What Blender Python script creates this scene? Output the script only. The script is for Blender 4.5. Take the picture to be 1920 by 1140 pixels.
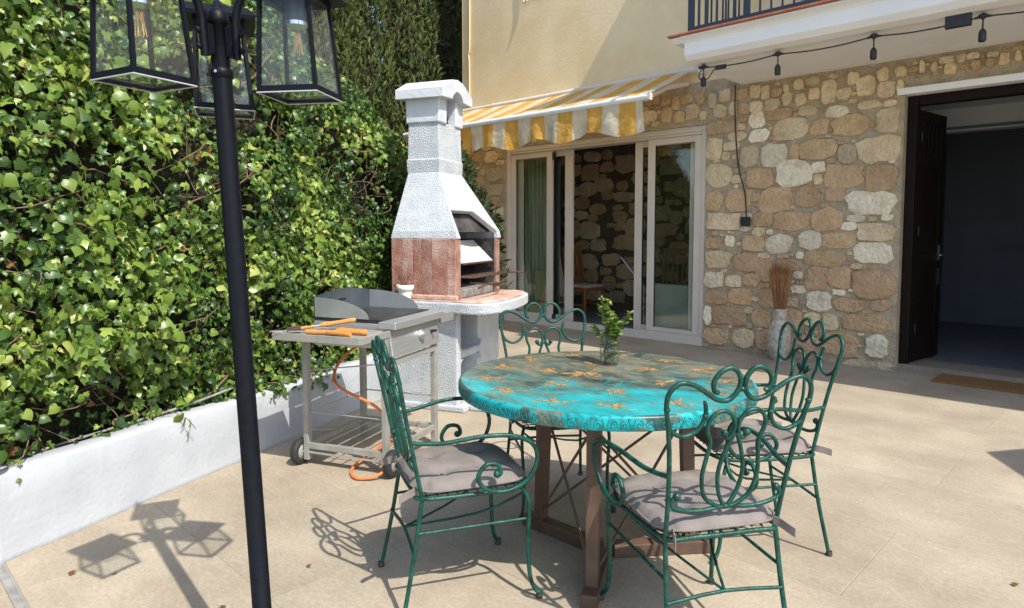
import bpy, bmesh, math, random
import numpy as np
from mathutils import Vector, Matrix, Quaternion

for o in list(bpy.data.objects): bpy.data.objects.remove(o)
SC = bpy.context.scene
COL = SC.collection
R = math.radians
random.seed(7)

# ------------------------------------------------------------------ camera
cam_d = bpy.data.cameras.new('camera'); cam = bpy.data.objects.new('camera', cam_d); COL.objects.link(cam)
cam_d.sensor_width = 36; cam_d.lens = 36*1257/1920; cam_d.shift_y = -55/1920
cam_d.clip_start = 0.05; cam_d.clip_end = 2000
PITCH, YAW, CH = R(3.77), R(-44.1), 1.35
cam.location = (0, 0, CH)
cam.rotation_euler = (R(90)-PITCH, 0, -YAW)
SC.camera = cam

# ------------------------------------------------------------------ sky, sun, exposure
SUN_EL = R(52.5); TRAVEL_H = Vector((-.986, .165, 0)).normalized()
world = bpy.data.worlds.new('World'); SC.world = world; world.use_nodes = True
wn = world.node_tree.nodes; wl = world.node_tree.links
sky = wn.new('ShaderNodeTexSky'); sky.sky_type = 'NISHITA'; sky.sun_disc = False
sky.sun_elevation = SUN_EL; sky.sun_rotation = math.atan2(-TRAVEL_H.x, -TRAVEL_H.y)
sky.dust_density = 1.2; sky.ozone_density = 1.0
bg = wn['Background']; bg.inputs['Strength'].default_value = 0.15
wl.new(sky.outputs[0], bg.inputs[0])
sl = bpy.data.lights.new('sun', 'SUN'); sl.energy = 3.1; sl.angle = R(.5); sl.color = (1, .95, .86)
sun = bpy.data.objects.new('sun', sl); COL.objects.link(sun); sun.location = (10, -3, 14)
tv = Vector((TRAVEL_H.x*math.cos(SUN_EL), TRAVEL_H.y*math.cos(SUN_EL), -math.sin(SUN_EL)))
sun.rotation_euler = tv.to_track_quat('-Z', 'Y').to_euler()
SC.view_settings.view_transform = 'Standard'; SC.view_settings.look = 'None'
SC.view_settings.exposure = 0.92; SC.view_settings.gamma = 1; SC.view_settings.use_curve_mapping = False
SC.render.engine = 'CYCLES'
SC.cycles.max_bounces = 10; SC.cycles.transparent_max_bounces = 24

# ------------------------------------------------------------------ materials
def NT(name):
    m = bpy.data.materials.new(name); m.use_nodes = True
    nt = m.node_tree; return m, nt.nodes, nt.links, nt.nodes['Principled BSDF']
def mat(name, c, rough=.6, c2=None, scale=8, metal=0, bump=0, bscale=60, spec=.5, detail=6, rnd=0, coords='Object', contrast=(.35, .65), stretch=None, bdist=.01):
    """colour c blended to c2 by noise, noise relief, and a per-object brightness shift rnd"""
    m, n, l, p = NT(name)
    p.inputs['Roughness'].default_value = rough; p.inputs['Metallic'].default_value = metal
    p.inputs['Specular IOR Level'].default_value = spec
    tc = n.new('ShaderNodeTexCoord'); src = tc.outputs[coords]
    oi = n.new('ShaderNodeObjectInfo')
    if rnd:
        va = n.new('ShaderNodeVectorMath'); va.operation = 'ADD'
        sc_ = n.new('ShaderNodeVectorMath'); sc_.operation = 'SCALE'; sc_.inputs[0].default_value = (37, 91, 53)
        l.new(oi.outputs['Random'], sc_.inputs['Scale']); l.new(src, va.inputs[0]); l.new(sc_.outputs[0], va.inputs[1]); src = va.outputs[0]
    if stretch:
        mp = n.new('ShaderNodeMapping'); mp.inputs['Scale'].default_value = stretch; l.new(src, mp.inputs[0]); src = mp.outputs[0]
    col = None
    if c2:
        nz = n.new('ShaderNodeTexNoise'); nz.inputs['Scale'].default_value = scale; nz.inputs['Detail'].default_value = detail; nz.inputs['Roughness'].default_value = .6
        l.new(src, nz.inputs['Vector'])
        rp = n.new('ShaderNodeValToRGB'); rp.color_ramp.elements[0].position = contrast[0]; rp.color_ramp.elements[1].position = contrast[1]
        rp.color_ramp.elements[0].color = (*c, 1); rp.color_ramp.elements[1].color = (*c2, 1)
        l.new(nz.outputs['Fac'], rp.inputs[0]); col = rp.outputs[0]
    if rnd:
        hs = n.new('ShaderNodeHueSaturation'); hs.inputs['Color'].default_value = (*c, 1)
        if col: l.new(col, hs.inputs['Color'])
        mr = n.new('ShaderNodeMapRange'); mr.inputs['To Min'].default_value = 1-rnd; mr.inputs['To Max'].default_value = 1+rnd
        l.new(oi.outputs['Random'], mr.inputs[0]); l.new(mr.outputs[0], hs.inputs['Value']); col = hs.outputs[0]
    if col: l.new(col, p.inputs['Base Color'])
    else: p.inputs['Base Color'].default_value = (*c, 1)
    if bump:
        nb = n.new('ShaderNodeTexNoise'); nb.inputs['Scale'].default_value = bscale; nb.inputs['Detail'].default_value = 8
        l.new(src, nb.inputs['Vector'])
        bp = n.new('ShaderNodeBump'); bp.inputs['Strength'].default_value = bump; bp.inputs['Distance'].default_value = bdist
        l.new(nb.outputs['Fac'], bp.inputs['Height']); l.new(bp.outputs[0], p.inputs['Normal'])
    return m
def glass(name, tint=(1, 1, 1), ior=1.5, haze=0.0):
    m, n, l, p = NT(name); n.remove(p)
    out = n['Material Output']; tr = n.new('ShaderNodeBsdfTransparent'); tr.inputs[0].default_value = (*tint, 1)
    gl = n.new('ShaderNodeBsdfGlossy'); gl.inputs['Roughness'].default_value = .015
    lw = n.new('ShaderNodeLayerWeight'); pwr = n.new('ShaderNodeMath'); pwr.operation = 'POWER'; pwr.inputs[1].default_value = 5; l.new(lw.outputs['Facing'], pwr.inputs[0])
    fr = n.new('ShaderNodeMath'); fr.operation = 'MULTIPLY_ADD'; r0 = ((ior-1)/(ior+1))**2; fr.inputs[1].default_value = 1-r0; fr.inputs[2].default_value = r0; l.new(pwr.outputs[0], fr.inputs[0])
    mx = n.new('ShaderNodeMixShader'); l.new(fr.outputs[0], mx.inputs[0]); l.new(tr.outputs[0], mx.inputs[1]); l.new(gl.outputs[0], mx.inputs[2])
    if haze:
        df = n.new('ShaderNodeBsdfDiffuse'); df.inputs[0].default_value = (.8, .8, .78, 1); m2 = n.new('ShaderNodeMixShader'); m2.inputs[0].default_value = haze
        l.new(mx.outputs[0], m2.inputs[1]); l.new(df.outputs[0], m2.inputs[2]); l.new(m2.outputs[0], out.inputs[0])
    else: l.new(mx.outputs[0], out.inputs[0])
    return m
def leafmat(name, stops, rough=.42, trans=.35, spec=.4):
    """stops: colours picked by the mesh attribute leafvar (0..1), one value for each leaf"""
    m, n, l, p = NT(name)
    at = n.new('ShaderNodeAttribute'); at.attribute_name = 'leafvar'
    rp = n.new('ShaderNodeValToRGB'); cr = rp.color_ramp
    while len(cr.elements) < len(stops): cr.elements.new(.5)
    for e, (pos, c) in zip(cr.elements, stops): e.position = pos; e.color = (*c, 1)
    l.new(at.outputs['Fac'], rp.inputs[0]); l.new(rp.outputs[0], p.inputs['Base Color'])
    p.inputs['Roughness'].default_value = rough; p.inputs['Specular IOR Level'].default_value = spec
    tl = n.new('ShaderNodeBsdfTranslucent'); l.new(rp.outputs[0], tl.inputs[0])
    mx = n.new('ShaderNodeMixShader'); mx.inputs[0].default_value = trans
    l.new(p.outputs[0], mx.inputs[1]); l.new(tl.outputs[0], mx.inputs[2]); l.new(mx.outputs[0], n['Material Output'].inputs[0])
    return m

M = {}
M['soil'] = mat('soil', (.05, .035, .02), .95, (.11, .08, .05), 12, bump=.8, bscale=40)
M['ground'] = mat('dry_ground', (.40, .35, .27), .95, (.30, .265, .195), .6, bump=.6, bscale=20)
M['grout'] = mat('grout', (.22, .175, .125), .9, (.28, .23, .17), 20, bump=.3, bscale=150)
def tilemat():
    m, n, l, p = NT('stone_tile')
    tc = n.new('ShaderNodeTexCoord'); ge = n.new('ShaderNodeNewGeometry'); oi = n.new('ShaderNodeObjectInfo')
    pos = ge.outputs['Position']
    def noise(sc, de, vec=pos, ro=.6):
        z = n.new('ShaderNodeTexNoise'); z.inputs['Scale'].default_value = sc; z.inputs['Detail'].default_value = de; z.inputs['Roughness'].default_value = ro; l.new(vec, z.inputs['Vector']); return z.outputs['Fac']
    def ramp(f, a, ca, b, cb):
        r = n.new('ShaderNodeValToRGB'); r.color_ramp.elements[0].position = a; r.color_ramp.elements[1].position = b
        r.color_ramp.elements[0].color = (*ca, 1); r.color_ramp.elements[1].color = (*cb, 1); l.new(f, r.inputs[0]); return r.outputs[0]
    def mixc(f, a, b, t='MIX'):
        x = n.new('ShaderNodeMix'); x.data_type = 'RGBA'; x.blend_type = t
        if isinstance(f, float): x.inputs[0].default_value = f
        else: l.new(f, x.inputs[0])
        l.new(a, x.inputs[6]); l.new(b, x.inputs[7]); return x.outputs[2]
    base = ramp(noise(1.6, 8), .36, (.325, .272, .205), .64, (.435, .377, .29))
    fine = ramp(noise(55, 6, ro=.75), .3, (.74, .73, .72), .7, (1.08, 1.06, 1.02))
    c = mixc(1.0, base, fine, 'MULTIPLY')
    # pale streaks and veins
    mp = n.new('ShaderNodeMapping'); mp.inputs['Rotation'].default_value = (0, 0, .5); mp.inputs['Scale'].default_value = (1, 3.2, 1); l.new(pos, mp.inputs[0])
    v = noise(3.5, 10, mp.outputs[0], .7); mr = n.new('ShaderNodeMapRange'); mr.inputs[1].default_value = .5; mr.inputs[2].default_value = .53; mr.interpolation_type = 'SMOOTHSTEP'
    ab = n.new('ShaderNodeMath'); ab.operation = 'SUBTRACT'; l.new(v, ab.inputs[0]); ab.inputs[1].default_value = .5
    ab2 = n.new('ShaderNodeMath'); ab2.operation = 'ABSOLUTE'; l.new(ab.outputs[0], ab2.inputs[0])
    mr2 = n.new('ShaderNodeMapRange'); mr2.inputs[1].default_value = 0; mr2.inputs[2].default_value = .012; mr2.inputs[3].default_value = .35; mr2.inputs[4].default_value = 0; l.new(ab2.outputs[0], mr2.inputs[0])
    pale = n.new('ShaderNodeRGB'); pale.outputs[0].default_value = (.52, .46, .37, 1)
    c = mixc(mr2.outputs[0], c, pale.outputs[0])
    # small dirt specks
    d = noise(9, 12, ro=.8); mr3 = n.new('ShaderNodeMapRange'); mr3.inputs[1].default_value = .60; mr3.inputs[2].default_value = .74; mr3.inputs[4].default_value = .5; l.new(d, mr3.inputs[0])
    dirt = n.new('ShaderNodeRGB'); dirt.outputs[0].default_value = (.26, .19, .12, 1); c = mixc(mr3.outputs[0], c, dirt.outputs[0])
    hs = n.new('ShaderNodeHueSaturation'); r2 = n.new('ShaderNodeMapRange'); r2.inputs[3].default_value = .94; r2.inputs[4].default_value = 1.07
    l.new(oi.outputs['Random'], r2.inputs[0]); l.new(r2.outputs[0], hs.inputs['Value']); l.new(c, hs.inputs['Color']); l.new(hs.outputs[0], p.inputs['Base Color'])
    p.inputs['Roughness'].default_value = .72; p.inputs['Specular IOR Level'].default_value = .3
    bp = n.new('ShaderNodeBump'); bp.inputs['Strength'].default_value = .35; bp.inputs['Distance'].default_value = .004; l.new(noise(70, 9), bp.inputs['Height']); l.new(bp.outputs[0], p.inputs['Normal'])
    return m
M['tile'] = tilemat()
M['whitewall'] = mat('white_masonry_paint', (.395, .415, .44), .85, (.46, .48, .50), 4, bump=.35, bscale=35, bdist=.008, detail=12)
M['bbqwhite'] = mat('white_textured_masonry', (.43, .46, .49), .85, (.53, .555, .575), 9, bump=.9, bscale=95, bdist=.012)
M['bbqcap'] = mat('smooth_white_masonry', (.50, .525, .55), .8, (.57, .595, .615), 6, bump=.4, bscale=40)
M['firebrick'] = mat('red_firebrick', (.27, .11, .075), .88, (.50, .35, .29), 5, bump=.8, bscale=70, contrast=(.38, .75), rnd=.12, detail=12)
M['hearth'] = mat('terracotta_hearth', (.45, .22, .15), .8, (.62, .48, .40), 8, bump=.5, bscale=60)
M['soot'] = mat('soot', (.015, .014, .013), .95, (.10, .09, .085), 6, bump=.6, bscale=40, contrast=(.4, .75))
M['ash'] = mat('ash_grey_metal', (.17, .16, .15), .7, (.36, .35, .33), 9, bump=.4, bscale=40)
M['palash'] = mat('pale_ash_metal', (.42, .41, .39), .8, (.55, .54, .52), 12, bump=.5, bscale=50)
M['rust'] = mat('rusty_iron', (.05, .035, .028), .8, (.13, .07, .04), 20, metal=.3, bump=.4, bscale=120)
M['beige'] = mat('beige_render', (.76, .585, .33), .9, (.86, .70, .44), 1.6, bump=.22, bscale=35, bdist=.012, detail=9)
M['balcony'] = mat('pale_plaster', (.80, .80, .79), .9, (.86, .86, .85), 2, bump=.15, bscale=30)
M['terracotta'] = mat('terracotta_tile', (.30, .09, .05), .7, (.42, .16, .09), 9, bump=.3)
M['navy'] = mat('navy_metal', (.012, .018, .032), .35, (.018, .024, .04), 6, spec=.5)
def stonemat(name, a, b_):
    m = mat(name, a, .92, b_, 6, bump=1.0, bscale=26, bdist=.03, rnd=.16, detail=12, contrast=(.3, .7)); n = m.node_tree.nodes; l = m.node_tree.links; p = n['Principled BSDF']
    tc = n.new('ShaderNodeTexCoord'); src = p.inputs['Base Color'].links[0].from_socket
    # pits and rusty stains with a shape of their own
    z = n.new('ShaderNodeTexNoise'); z.inputs['Scale'].default_value = 34; z.inputs['Detail'].default_value = 10; z.inputs['Roughness'].default_value = .75
    ge = n.new('ShaderNodeNewGeometry'); l.new(ge.outputs['Position'], z.inputs['Vector'])
    mr = n.new('ShaderNodeMapRange'); mr.inputs[1].default_value = .52; mr.inputs[2].default_value = .68; mr.inputs[4].default_value = .6; l.new(z.outputs['Fac'], mr.inputs[0])
    mx = n.new('ShaderNodeMix'); mx.data_type = 'RGBA'; l.new(mr.outputs[0], mx.inputs[0]); l.new(src, mx.inputs[6]); mx.inputs[7].default_value = (a[0]*.5, a[1]*.42, a[2]*.32, 1)
    z2 = n.new('ShaderNodeTexNoise'); z2.inputs['Scale'].default_value = 7; z2.inputs['Detail'].default_value = 6; l.new(ge.outputs['Position'], z2.inputs['Vector'])
    mr2 = n.new('ShaderNodeMapRange'); mr2.inputs[1].default_value = .5; mr2.inputs[2].default_value = .72; mr2.inputs[4].default_value = .55; l.new(z2.outputs['Fac'], mr2.inputs[0])
    mx2 = n.new('ShaderNodeMix'); mx2.data_type = 'RGBA'; l.new(mr2.outputs[0], mx2.inputs[0]); l.new(mx.outputs[2], mx2.inputs[6]); mx2.inputs[7].default_value = (.47, .30, .17, 1)
    l.new(mx2.outputs[2], p.inputs['Base Color']); return m
M['mortar'] = mat('mortar', (.37, .295, .19), .95, (.53, .435, .30), 7, bump=1.0, bscale=40, bdist=.03, detail=10)
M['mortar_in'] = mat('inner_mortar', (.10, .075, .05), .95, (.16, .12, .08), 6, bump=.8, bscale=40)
for k, a, b_ in (('w', (.74, .63, .44), (.88, .80, .62)), ('c', (.62, .47, .275), (.80, .655, .43)), ('t', (.49, .325, .17), (.67, .49, .285)), ('b', (.49, .305, .165), (.65, .455, .27)), ('g', (.46, .355, .225), (.61, .49, .335))):
    M['st_'+k] = stonemat('rubble_stone_'+k, a, b_)
M['alu'] = mat('cream_aluminium', (.63, .56, .47), .45, (.70, .63, .54), 2, spec=.4)
M['rubber'] = mat('black_rubber', (.015, .015, .016), .7, (.03, .03, .03), 30)
M['pane'] = glass('window_glass', (.90, .93, .90), 1.55)
M['lampglass'] = glass('lantern_glass', (.93, .96, .96), 1.5, .03)
M['clear'] = glass('clear_glass', (.97, .985, .975), 1.5)
M['darkwood'] = mat('dark_stained_wood', (.008, .004, .0035), .6, (.016, .008, .006), 5, spec=.15, bump=.3, bscale=30, stretch=(8, 8, .6))
M['chairwood'] = mat('reddish_wood', (.20, .075, .03), .45, (.30, .13, .05), 5, stretch=(6, 6, .7))
M['cushion_in'] = mat('pale_upholstery', (.42, .34, .28), .9, (.5, .42, .35), 30)
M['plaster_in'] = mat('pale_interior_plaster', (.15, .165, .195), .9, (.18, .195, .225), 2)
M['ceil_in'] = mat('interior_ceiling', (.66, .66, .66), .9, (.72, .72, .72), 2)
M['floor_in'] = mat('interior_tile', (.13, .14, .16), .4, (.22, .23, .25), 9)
M['curtain'] = mat('sage_curtain', (.50, .50, .41), .9, (.60, .60, .51), 6, stretch=(3, 3, .4))
M['curtainw'] = mat('pale_curtain', (.6, .6, .58), .9, (.68, .68, .66), 6)
M['lavender'] = mat('pale_blind', (.50, .50, .58), .8, (.56, .56, .64), 3)
M['wicker'] = mat('cream_wicker', (.62, .54, .36), .8, (.7, .62, .44), 20)
M['blackmetal'] = mat('black_powder_coat', (.0035, .0045, .008), .45, (.006, .0075, .011), 40, spec=.16, bump=.05, bscale=300)
M['rimgrey'] = mat('pale_rim', (.42, .43, .43), .5)
M['chrome'] = mat('bright_metal', (.75, .75, .74), .22, metal=1)
M['steel'] = mat('brushed_steel', (.50, .51, .51), .42, (.60, .61, .61), 4, metal=.75, stretch=(1, 1, 30))
M['greysteel'] = mat('grey_painted_steel', (.255, .25, .225), .5, (.34, .33, .295), 9, metal=.1, spec=.4)
M['guard'] = mat('dull_grey_guard', (.45, .47, .48), .38, (.56, .58, .59), 5, metal=.7)
M['guarddark'] = mat('dark_enamel_guard', (.06, .075, .09), .35, (.10, .115, .13), 5, metal=.3)
M['griddle'] = mat('dark_griddle', (.03, .032, .035), .35, (.07, .07, .07), 8, metal=.4)
M['hose'] = mat('orange_rubber_hose', (.65, .16, .045), .55, (.72, .22, .07), 20)
M['toolwood'] = mat('orange_beech', (.50, .19, .04), .5, (.62, .28, .075), 8, stretch=(12, 12, 1))
M['black'] = mat('black_plastic', (.012, .012, .014), .5, (.02, .02, .022), 30)
M['filament'] = mat('amber_filament', (.85, .42, .10), .4)
M['irongreen'] = mat('green_iron_paint', (.002, .032, .024), .38, (.009, .085, .060), 26, spec=.35, bump=.5, bscale=120, bdist=.004, detail=10)
def chipped(m):
    n = m.node_tree.nodes; l = m.node_tree.links; p = n['Principled BSDF']; src = p.inputs['Base Color'].links[0].from_socket; ge = n.new('ShaderNodeNewGeometry')
    z = n.new('ShaderNodeTexNoise'); z.inputs['Scale'].default_value = 60; z.inputs['Detail'].default_value = 8; z.inputs['Roughness'].default_value = .7; l.new(ge.outputs['Position'], z.inputs['Vector'])
    mr = n.new('ShaderNodeMapRange'); mr.inputs[1].default_value = .62; mr.inputs[2].default_value = .68; mr.inputs[4].default_value = .85; l.new(z.outputs['Fac'], mr.inputs[0])
    mx = n.new('ShaderNodeMix'); mx.data_type = 'RGBA'; l.new(mr.outputs[0], mx.inputs[0]); l.new(src, mx.inputs[6]); mx.inputs[7].default_value = (.055, .038, .026, 1); l.new(mx.outputs[2], p.inputs['Base Color'])
    ad = n.new('ShaderNodeMath'); ad.operation = 'MULTIPLY_ADD'; ad.inputs[1].default_value = .4; ad.inputs[2].default_value = .36; l.new(mr.outputs[0], ad.inputs[0]); l.new(ad.outputs[0], p.inputs['Roughness'])
chipped(M['irongreen'])
M['footrust'] = mat('worn_foot_metal', (.11, .07, .05), .6, (.05, .04, .035), 60, metal=.3)
M['taupe'] = mat('taupe_canvas', (.168, .144, .128), .92, (.22, .192, .172), 10, bump=.5, bscale=220, bdist=.003)
M['tablebrown'] = mat('brown_painted_iron', (.07, .040, .026), .55, (.12, .07, .046), 10, bump=.2)
M['gold'] = mat('gold_ochre_paint', (.32, .165, .05), .6, (.48, .27, .09), 60)
def goldmat():
    m = M['gold']; n = m.node_tree.nodes; l = m.node_tree.links; p = n['Principled BSDF']; ge = n.new('ShaderNodeNewGeometry')
    z = n.new('ShaderNodeTexNoise'); z.inputs['Scale'].default_value = 75; z.inputs['Detail'].default_value = 6; l.new(ge.outputs['Position'], z.inputs['Vector'])
    mr = n.new('ShaderNodeMapRange'); mr.inputs[1].default_value = .40; mr.inputs[2].default_value = .52; l.new(z.outputs['Fac'], mr.inputs[0]); l.new(mr.outputs[0], p.inputs['Alpha'])
goldmat()
M['terrapot'] = mat('white_ceramic', (.72, .72, .70), .4, (.78, .78, .76), 8)
M['vase'] = mat('aged_white_ceramic', (.33, .29, .23), .6, (.52, .48, .41), 22, bump=.5, contrast=(.40, .60))
M['reed'] = mat('dried_reed', (.22, .095, .035), .8, (.36, .19, .08), 12, rnd=.2)
M['coir'] = mat('coir_mat', (.24, .115, .03), .98, (.33, .17, .055), 60, bump=1, bscale=400)
M['bark'] = mat('bark', (.09, .06, .04), .95, (.16, .12, .08), 14, bump=.8, bscale=40)
M['twig'] = mat('ivy_twig', (.11, .068, .04), .9, (.20, .135, .085), 20)
M['hedgecore'] = mat('hedge_shade', (.016, .020, .008), 1, (.05, .04, .018), 14, bump=1, bscale=18, bdist=.1)  # near-black green, the shade behind the leaves put into the colour
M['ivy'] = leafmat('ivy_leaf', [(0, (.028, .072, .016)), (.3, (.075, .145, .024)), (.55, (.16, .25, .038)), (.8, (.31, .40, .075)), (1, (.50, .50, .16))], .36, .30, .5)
M['dry'] = leafmat('dry_ivy_leaf', [(0, (.14, .07, .03)), (1, (.30, .17, .07))], .8, .2, .2)
M['cypress'] = leafmat('cypress_spray', [(0, (.05, .072, .022)), (.6, (.11, .14, .04)), (1, (.185, .21, .065))], .7, .25, .2)
M['pine'] = leafmat('dark_conifer', [(0, (.03, .045, .018)), (1, (.085, .11, .04))], .7, .2, .2)
M['sprig'] = leafmat('sprig_leaf', [(0, (.07, .16, .03)), (.6, (.16, .27, .045)), (1, (.36, .44, .11))], .4, .4, .4)
M['canvas'] = mat('cream_parasol_canvas', (.6, .55, .45), .9, (.66, .61, .5), 5)
def bulbglass():
    return glass('bulb_glass', (.97, .96, .93), 1.45)
M['bulb'] = bulbglass()
def awningmat():
    m, n, l, p = NT('striped_awning_canvas')
    tc = n.new('ShaderNodeTexCoord'); sx = n.new('ShaderNodeSeparateXYZ'); l.new(tc.outputs['Object'], sx.inputs[0])
    a = n.new('ShaderNodeMath'); a.operation = 'MULTIPLY'; a.inputs[1].default_value = 1/.438; l.new(sx.outputs[0], a.inputs[0])
    ad = n.new('ShaderNodeMath'); ad.operation = 'ADD'; ad.inputs[1].default_value = 30.53; l.new(a.outputs[0], ad.inputs[0])
    fr = n.new('ShaderNodeMath'); fr.operation = 'FRACT'; l.new(ad.outputs[0], fr.inputs[0])
    gt = n.new('ShaderNodeMath'); gt.operation = 'GREATER_THAN'; gt.inputs[1].default_value = .5; l.new(fr.outputs[0], gt.inputs[0])
    nz = n.new('ShaderNodeTexNoise'); nz.inputs['Scale'].default_value = 7; nz.inputs['Detail'].default_value = 8; l.new(tc.outputs['Object'], nz.inputs[0])
    def rmp(a_, b_):
        r = n.new('ShaderNodeValToRGB'); r.color_ramp.elements[0].position = .3; r.color_ramp.elements[1].position = .7
        r.color_ramp.elements[0].color = (*a_, 1); r.color_ramp.elements[1].color = (*b_, 1); l.new(nz.outputs['Fac'], r.inputs[0]); return r.outputs[0]
    mx = n.new('ShaderNodeMix'); mx.data_type = 'RGBA'; l.new(gt.outputs[0], mx.inputs[0]); l.new(rmp((.70, .61, .42), (.88, .80, .60)), mx.inputs[6]); l.new(rmp((.70, .36, .05), (.86, .53, .13)), mx.inputs[7])
    l.new(mx.outputs[2], p.inputs['Base Color']); p.inputs['Roughness'].default_value = .9
    tl = n.new('ShaderNodeBsdfTranslucent'); l.new(mx.outputs[2], tl.inputs[0]); ms = n.new('ShaderNodeMixShader'); ms.inputs[0].default_value = .42
    l.new(p.outputs[0], ms.inputs[1]); l.new(tl.outputs[0], ms.inputs[2]); l.new(ms.outputs[0], n['Material Output'].inputs[0])
    nb = n.new('ShaderNodeTexNoise'); nb.inputs['Scale'].default_value = 16; nb.inputs['Detail'].default_value = 4; l.new(tc.outputs['Object'], nb.inputs[0])
    bp = n.new('ShaderNodeBump'); bp.inputs['Strength'].default_value = .5; bp.inputs['Distance'].default_value = .03; l.new(nb.outputs['Fac'], bp.inputs['Height']); l.new(bp.outputs[0], p.inputs['Normal'])
    return m
M['awning'] = awningmat()
def tabletopmat(rim=False):
    m, n, l, p = NT('turquoise_rim_paint' if rim else 'turquoise_table_paint')
    tc = n.new('ShaderNodeTexCoord'); mp = n.new('ShaderNodeMapping'); mp.inputs['Rotation'].default_value = (0, 0, R(42)); mp.inputs['Scale'].default_value = (1.0, 1.7, 1.0); l.new(tc.outputs['Object'], mp.inputs[0])
    def noise(sc, de, di=0, ro=.6, vec=None, off=0):
        z = n.new('ShaderNodeTexNoise'); z.inputs['Scale'].default_value = sc; z.inputs['Detail'].default_value = de; z.inputs['Distortion'].default_value = di; z.inputs['Roughness'].default_value = ro
        v2 = n.new('ShaderNodeVectorMath'); v2.operation = 'ADD'; v2.inputs[1].default_value = (off, off*1.7, off*.3); l.new(vec or mp.outputs[0], v2.inputs[0]); l.new(v2.outputs[0], z.inputs['Vector']); return z.outputs['Fac']
    def ramp(fac, *st):
        r = n.new('ShaderNodeValToRGB'); e = r.color_ramp.elements
        while len(e) < len(st): e.new(.5)
        for q, (pz, c) in zip(e, st): q.position = pz; q.color = (*c, 1)
        l.new(fac, r.inputs[0]); return r.outputs[0]
    def mixc(f, a, b):
        x = n.new('ShaderNodeMix'); x.data_type = 'RGBA'; l.new(f, x.inputs[0]); l.new(a, x.inputs[6]); l.new(b, x.inputs[7]); return x.outputs[2]
    base = ramp(noise(4, 9, .4, .7, None, 3), (.30, (.005, .20, .205)), (.52, (.01, .345, .36)), (.74, (.04, .46, .465)))
    br = ramp(noise(6, 8, .3, .65, None, 9), (.36, (.018, .018, .016)), (.5, (.10, .095, .065)), (.66, (.24, .17, .10)))
    # the worn brown-grey patch lies across the far half of the top
    mask = noise(2.6, 12, 1.1, .7, None, 5.2)
    if not rim:
        sx = n.new('ShaderNodeSeparateXYZ'); l.new(tc.outputs['Object'], sx.inputs[0])
        k1 = n.new('ShaderNodeMath'); k1.operation = 'MULTIPLY'; k1.inputs[1].default_value = .22; l.new(sx.outputs[1], k1.inputs[0])
        k2 = n.new('ShaderNodeMath'); k2.operation = 'MULTIPLY'; k2.inputs[1].default_value = -.22; l.new(sx.outputs[0], k2.inputs[0])
        k3 = n.new('ShaderNodeMath'); k3.operation = 'ADD'; l.new(k1.outputs[0], k3.inputs[0]); l.new(k2.outputs[0], k3.inputs[1])
        k4 = n.new('ShaderNodeMath'); k4.operation = 'ADD'; l.new(k3.outputs[0], k4.inputs[0]); l.new(mask, k4.inputs[1]); mask = k4.outputs[0]
    mr = n.new('ShaderNodeMapRange'); mr.inputs[1].default_value = .33 if not rim else .54; mr.inputs[2].default_value = .52; mr.inputs[4].default_value = .9; l.new(mask, mr.inputs[0])
    c = mixc(mr.outputs[0], base, br)
    if rim:
        vo = n.new('ShaderNodeTexNoise'); vo.inputs['Scale'].default_value = 45; l.new(tc.outputs['Object'], vo.inputs[0])
        dk = n.new('ShaderNodeRGB'); dk.outputs[0].default_value = (.01, .12, .12, 1); m4 = n.new('ShaderNodeMapRange'); m4.inputs[1].default_value = .5; m4.inputs[2].default_value = .62; m4.inputs[4].default_value = .7; l.new(vo.outputs['Fac'], m4.inputs[0]); c = mixc(m4.outputs[0], c, dk.outputs[0])
    l.new(c, p.inputs['Base Color']); p.inputs['Roughness'].default_value = .34; p.inputs['Specular IOR Level'].default_value = .3
    bp = n.new('ShaderNodeBump'); bp.inputs['Strength'].default_value = .3; bp.inputs['Distance'].default_value = .004; l.new(noise(14, 8), bp.inputs['Height']); l.new(bp.outputs[0], p.inputs['Normal'])
    return m
M['rimline'] = mat('dark_teal_relief', (.0, .13, .135), .4, (.015, .24, .24), 14)
M['tabletop'] = tabletopmat(); M['tablerim'] = tabletopmat(True)

# ------------------------------------------------------------------ helpers
def tag(o, label=None, cat=None, group=None, kind=None):
    if label: o['label'] = label
    if cat: o['category'] = cat
    if group: o['group'] = group
    if kind: o['kind'] = kind
    return o
def thing(name, label, cat, loc=(0, 0, 0), rz=0, group=None):
    o = bpy.data.objects.new(name, None); COL.objects.link(o); o.location = loc; o.rotation_euler = (0, 0, rz); o.empty_display_size = .1
    return tag(o, label, cat, group)
def catmull(pts, n=6, closed=False):
    P = [Vector(p) for p in pts]
    if n <= 1 or len(P) < 3: return P
    out = []; L = len(P)
    for i in range(L if closed else L-1):
        if closed: a, b, c, d = P[(i-1) % L], P[i], P[(i+1) % L], P[(i+2) % L]
        else: a, b, c, d = P[max(i-1, 0)], P[i], P[i+1], P[min(i+2, L-1)]
        for k in range(n):
            t = k/n
            out.append(.5*((2*b)+(c-a)*t+(2*a-5*b+4*c-d)*t*t+(3*b-a-3*c+d)*t**3))
    if not closed: out.append(P[-1])
    return out
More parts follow.
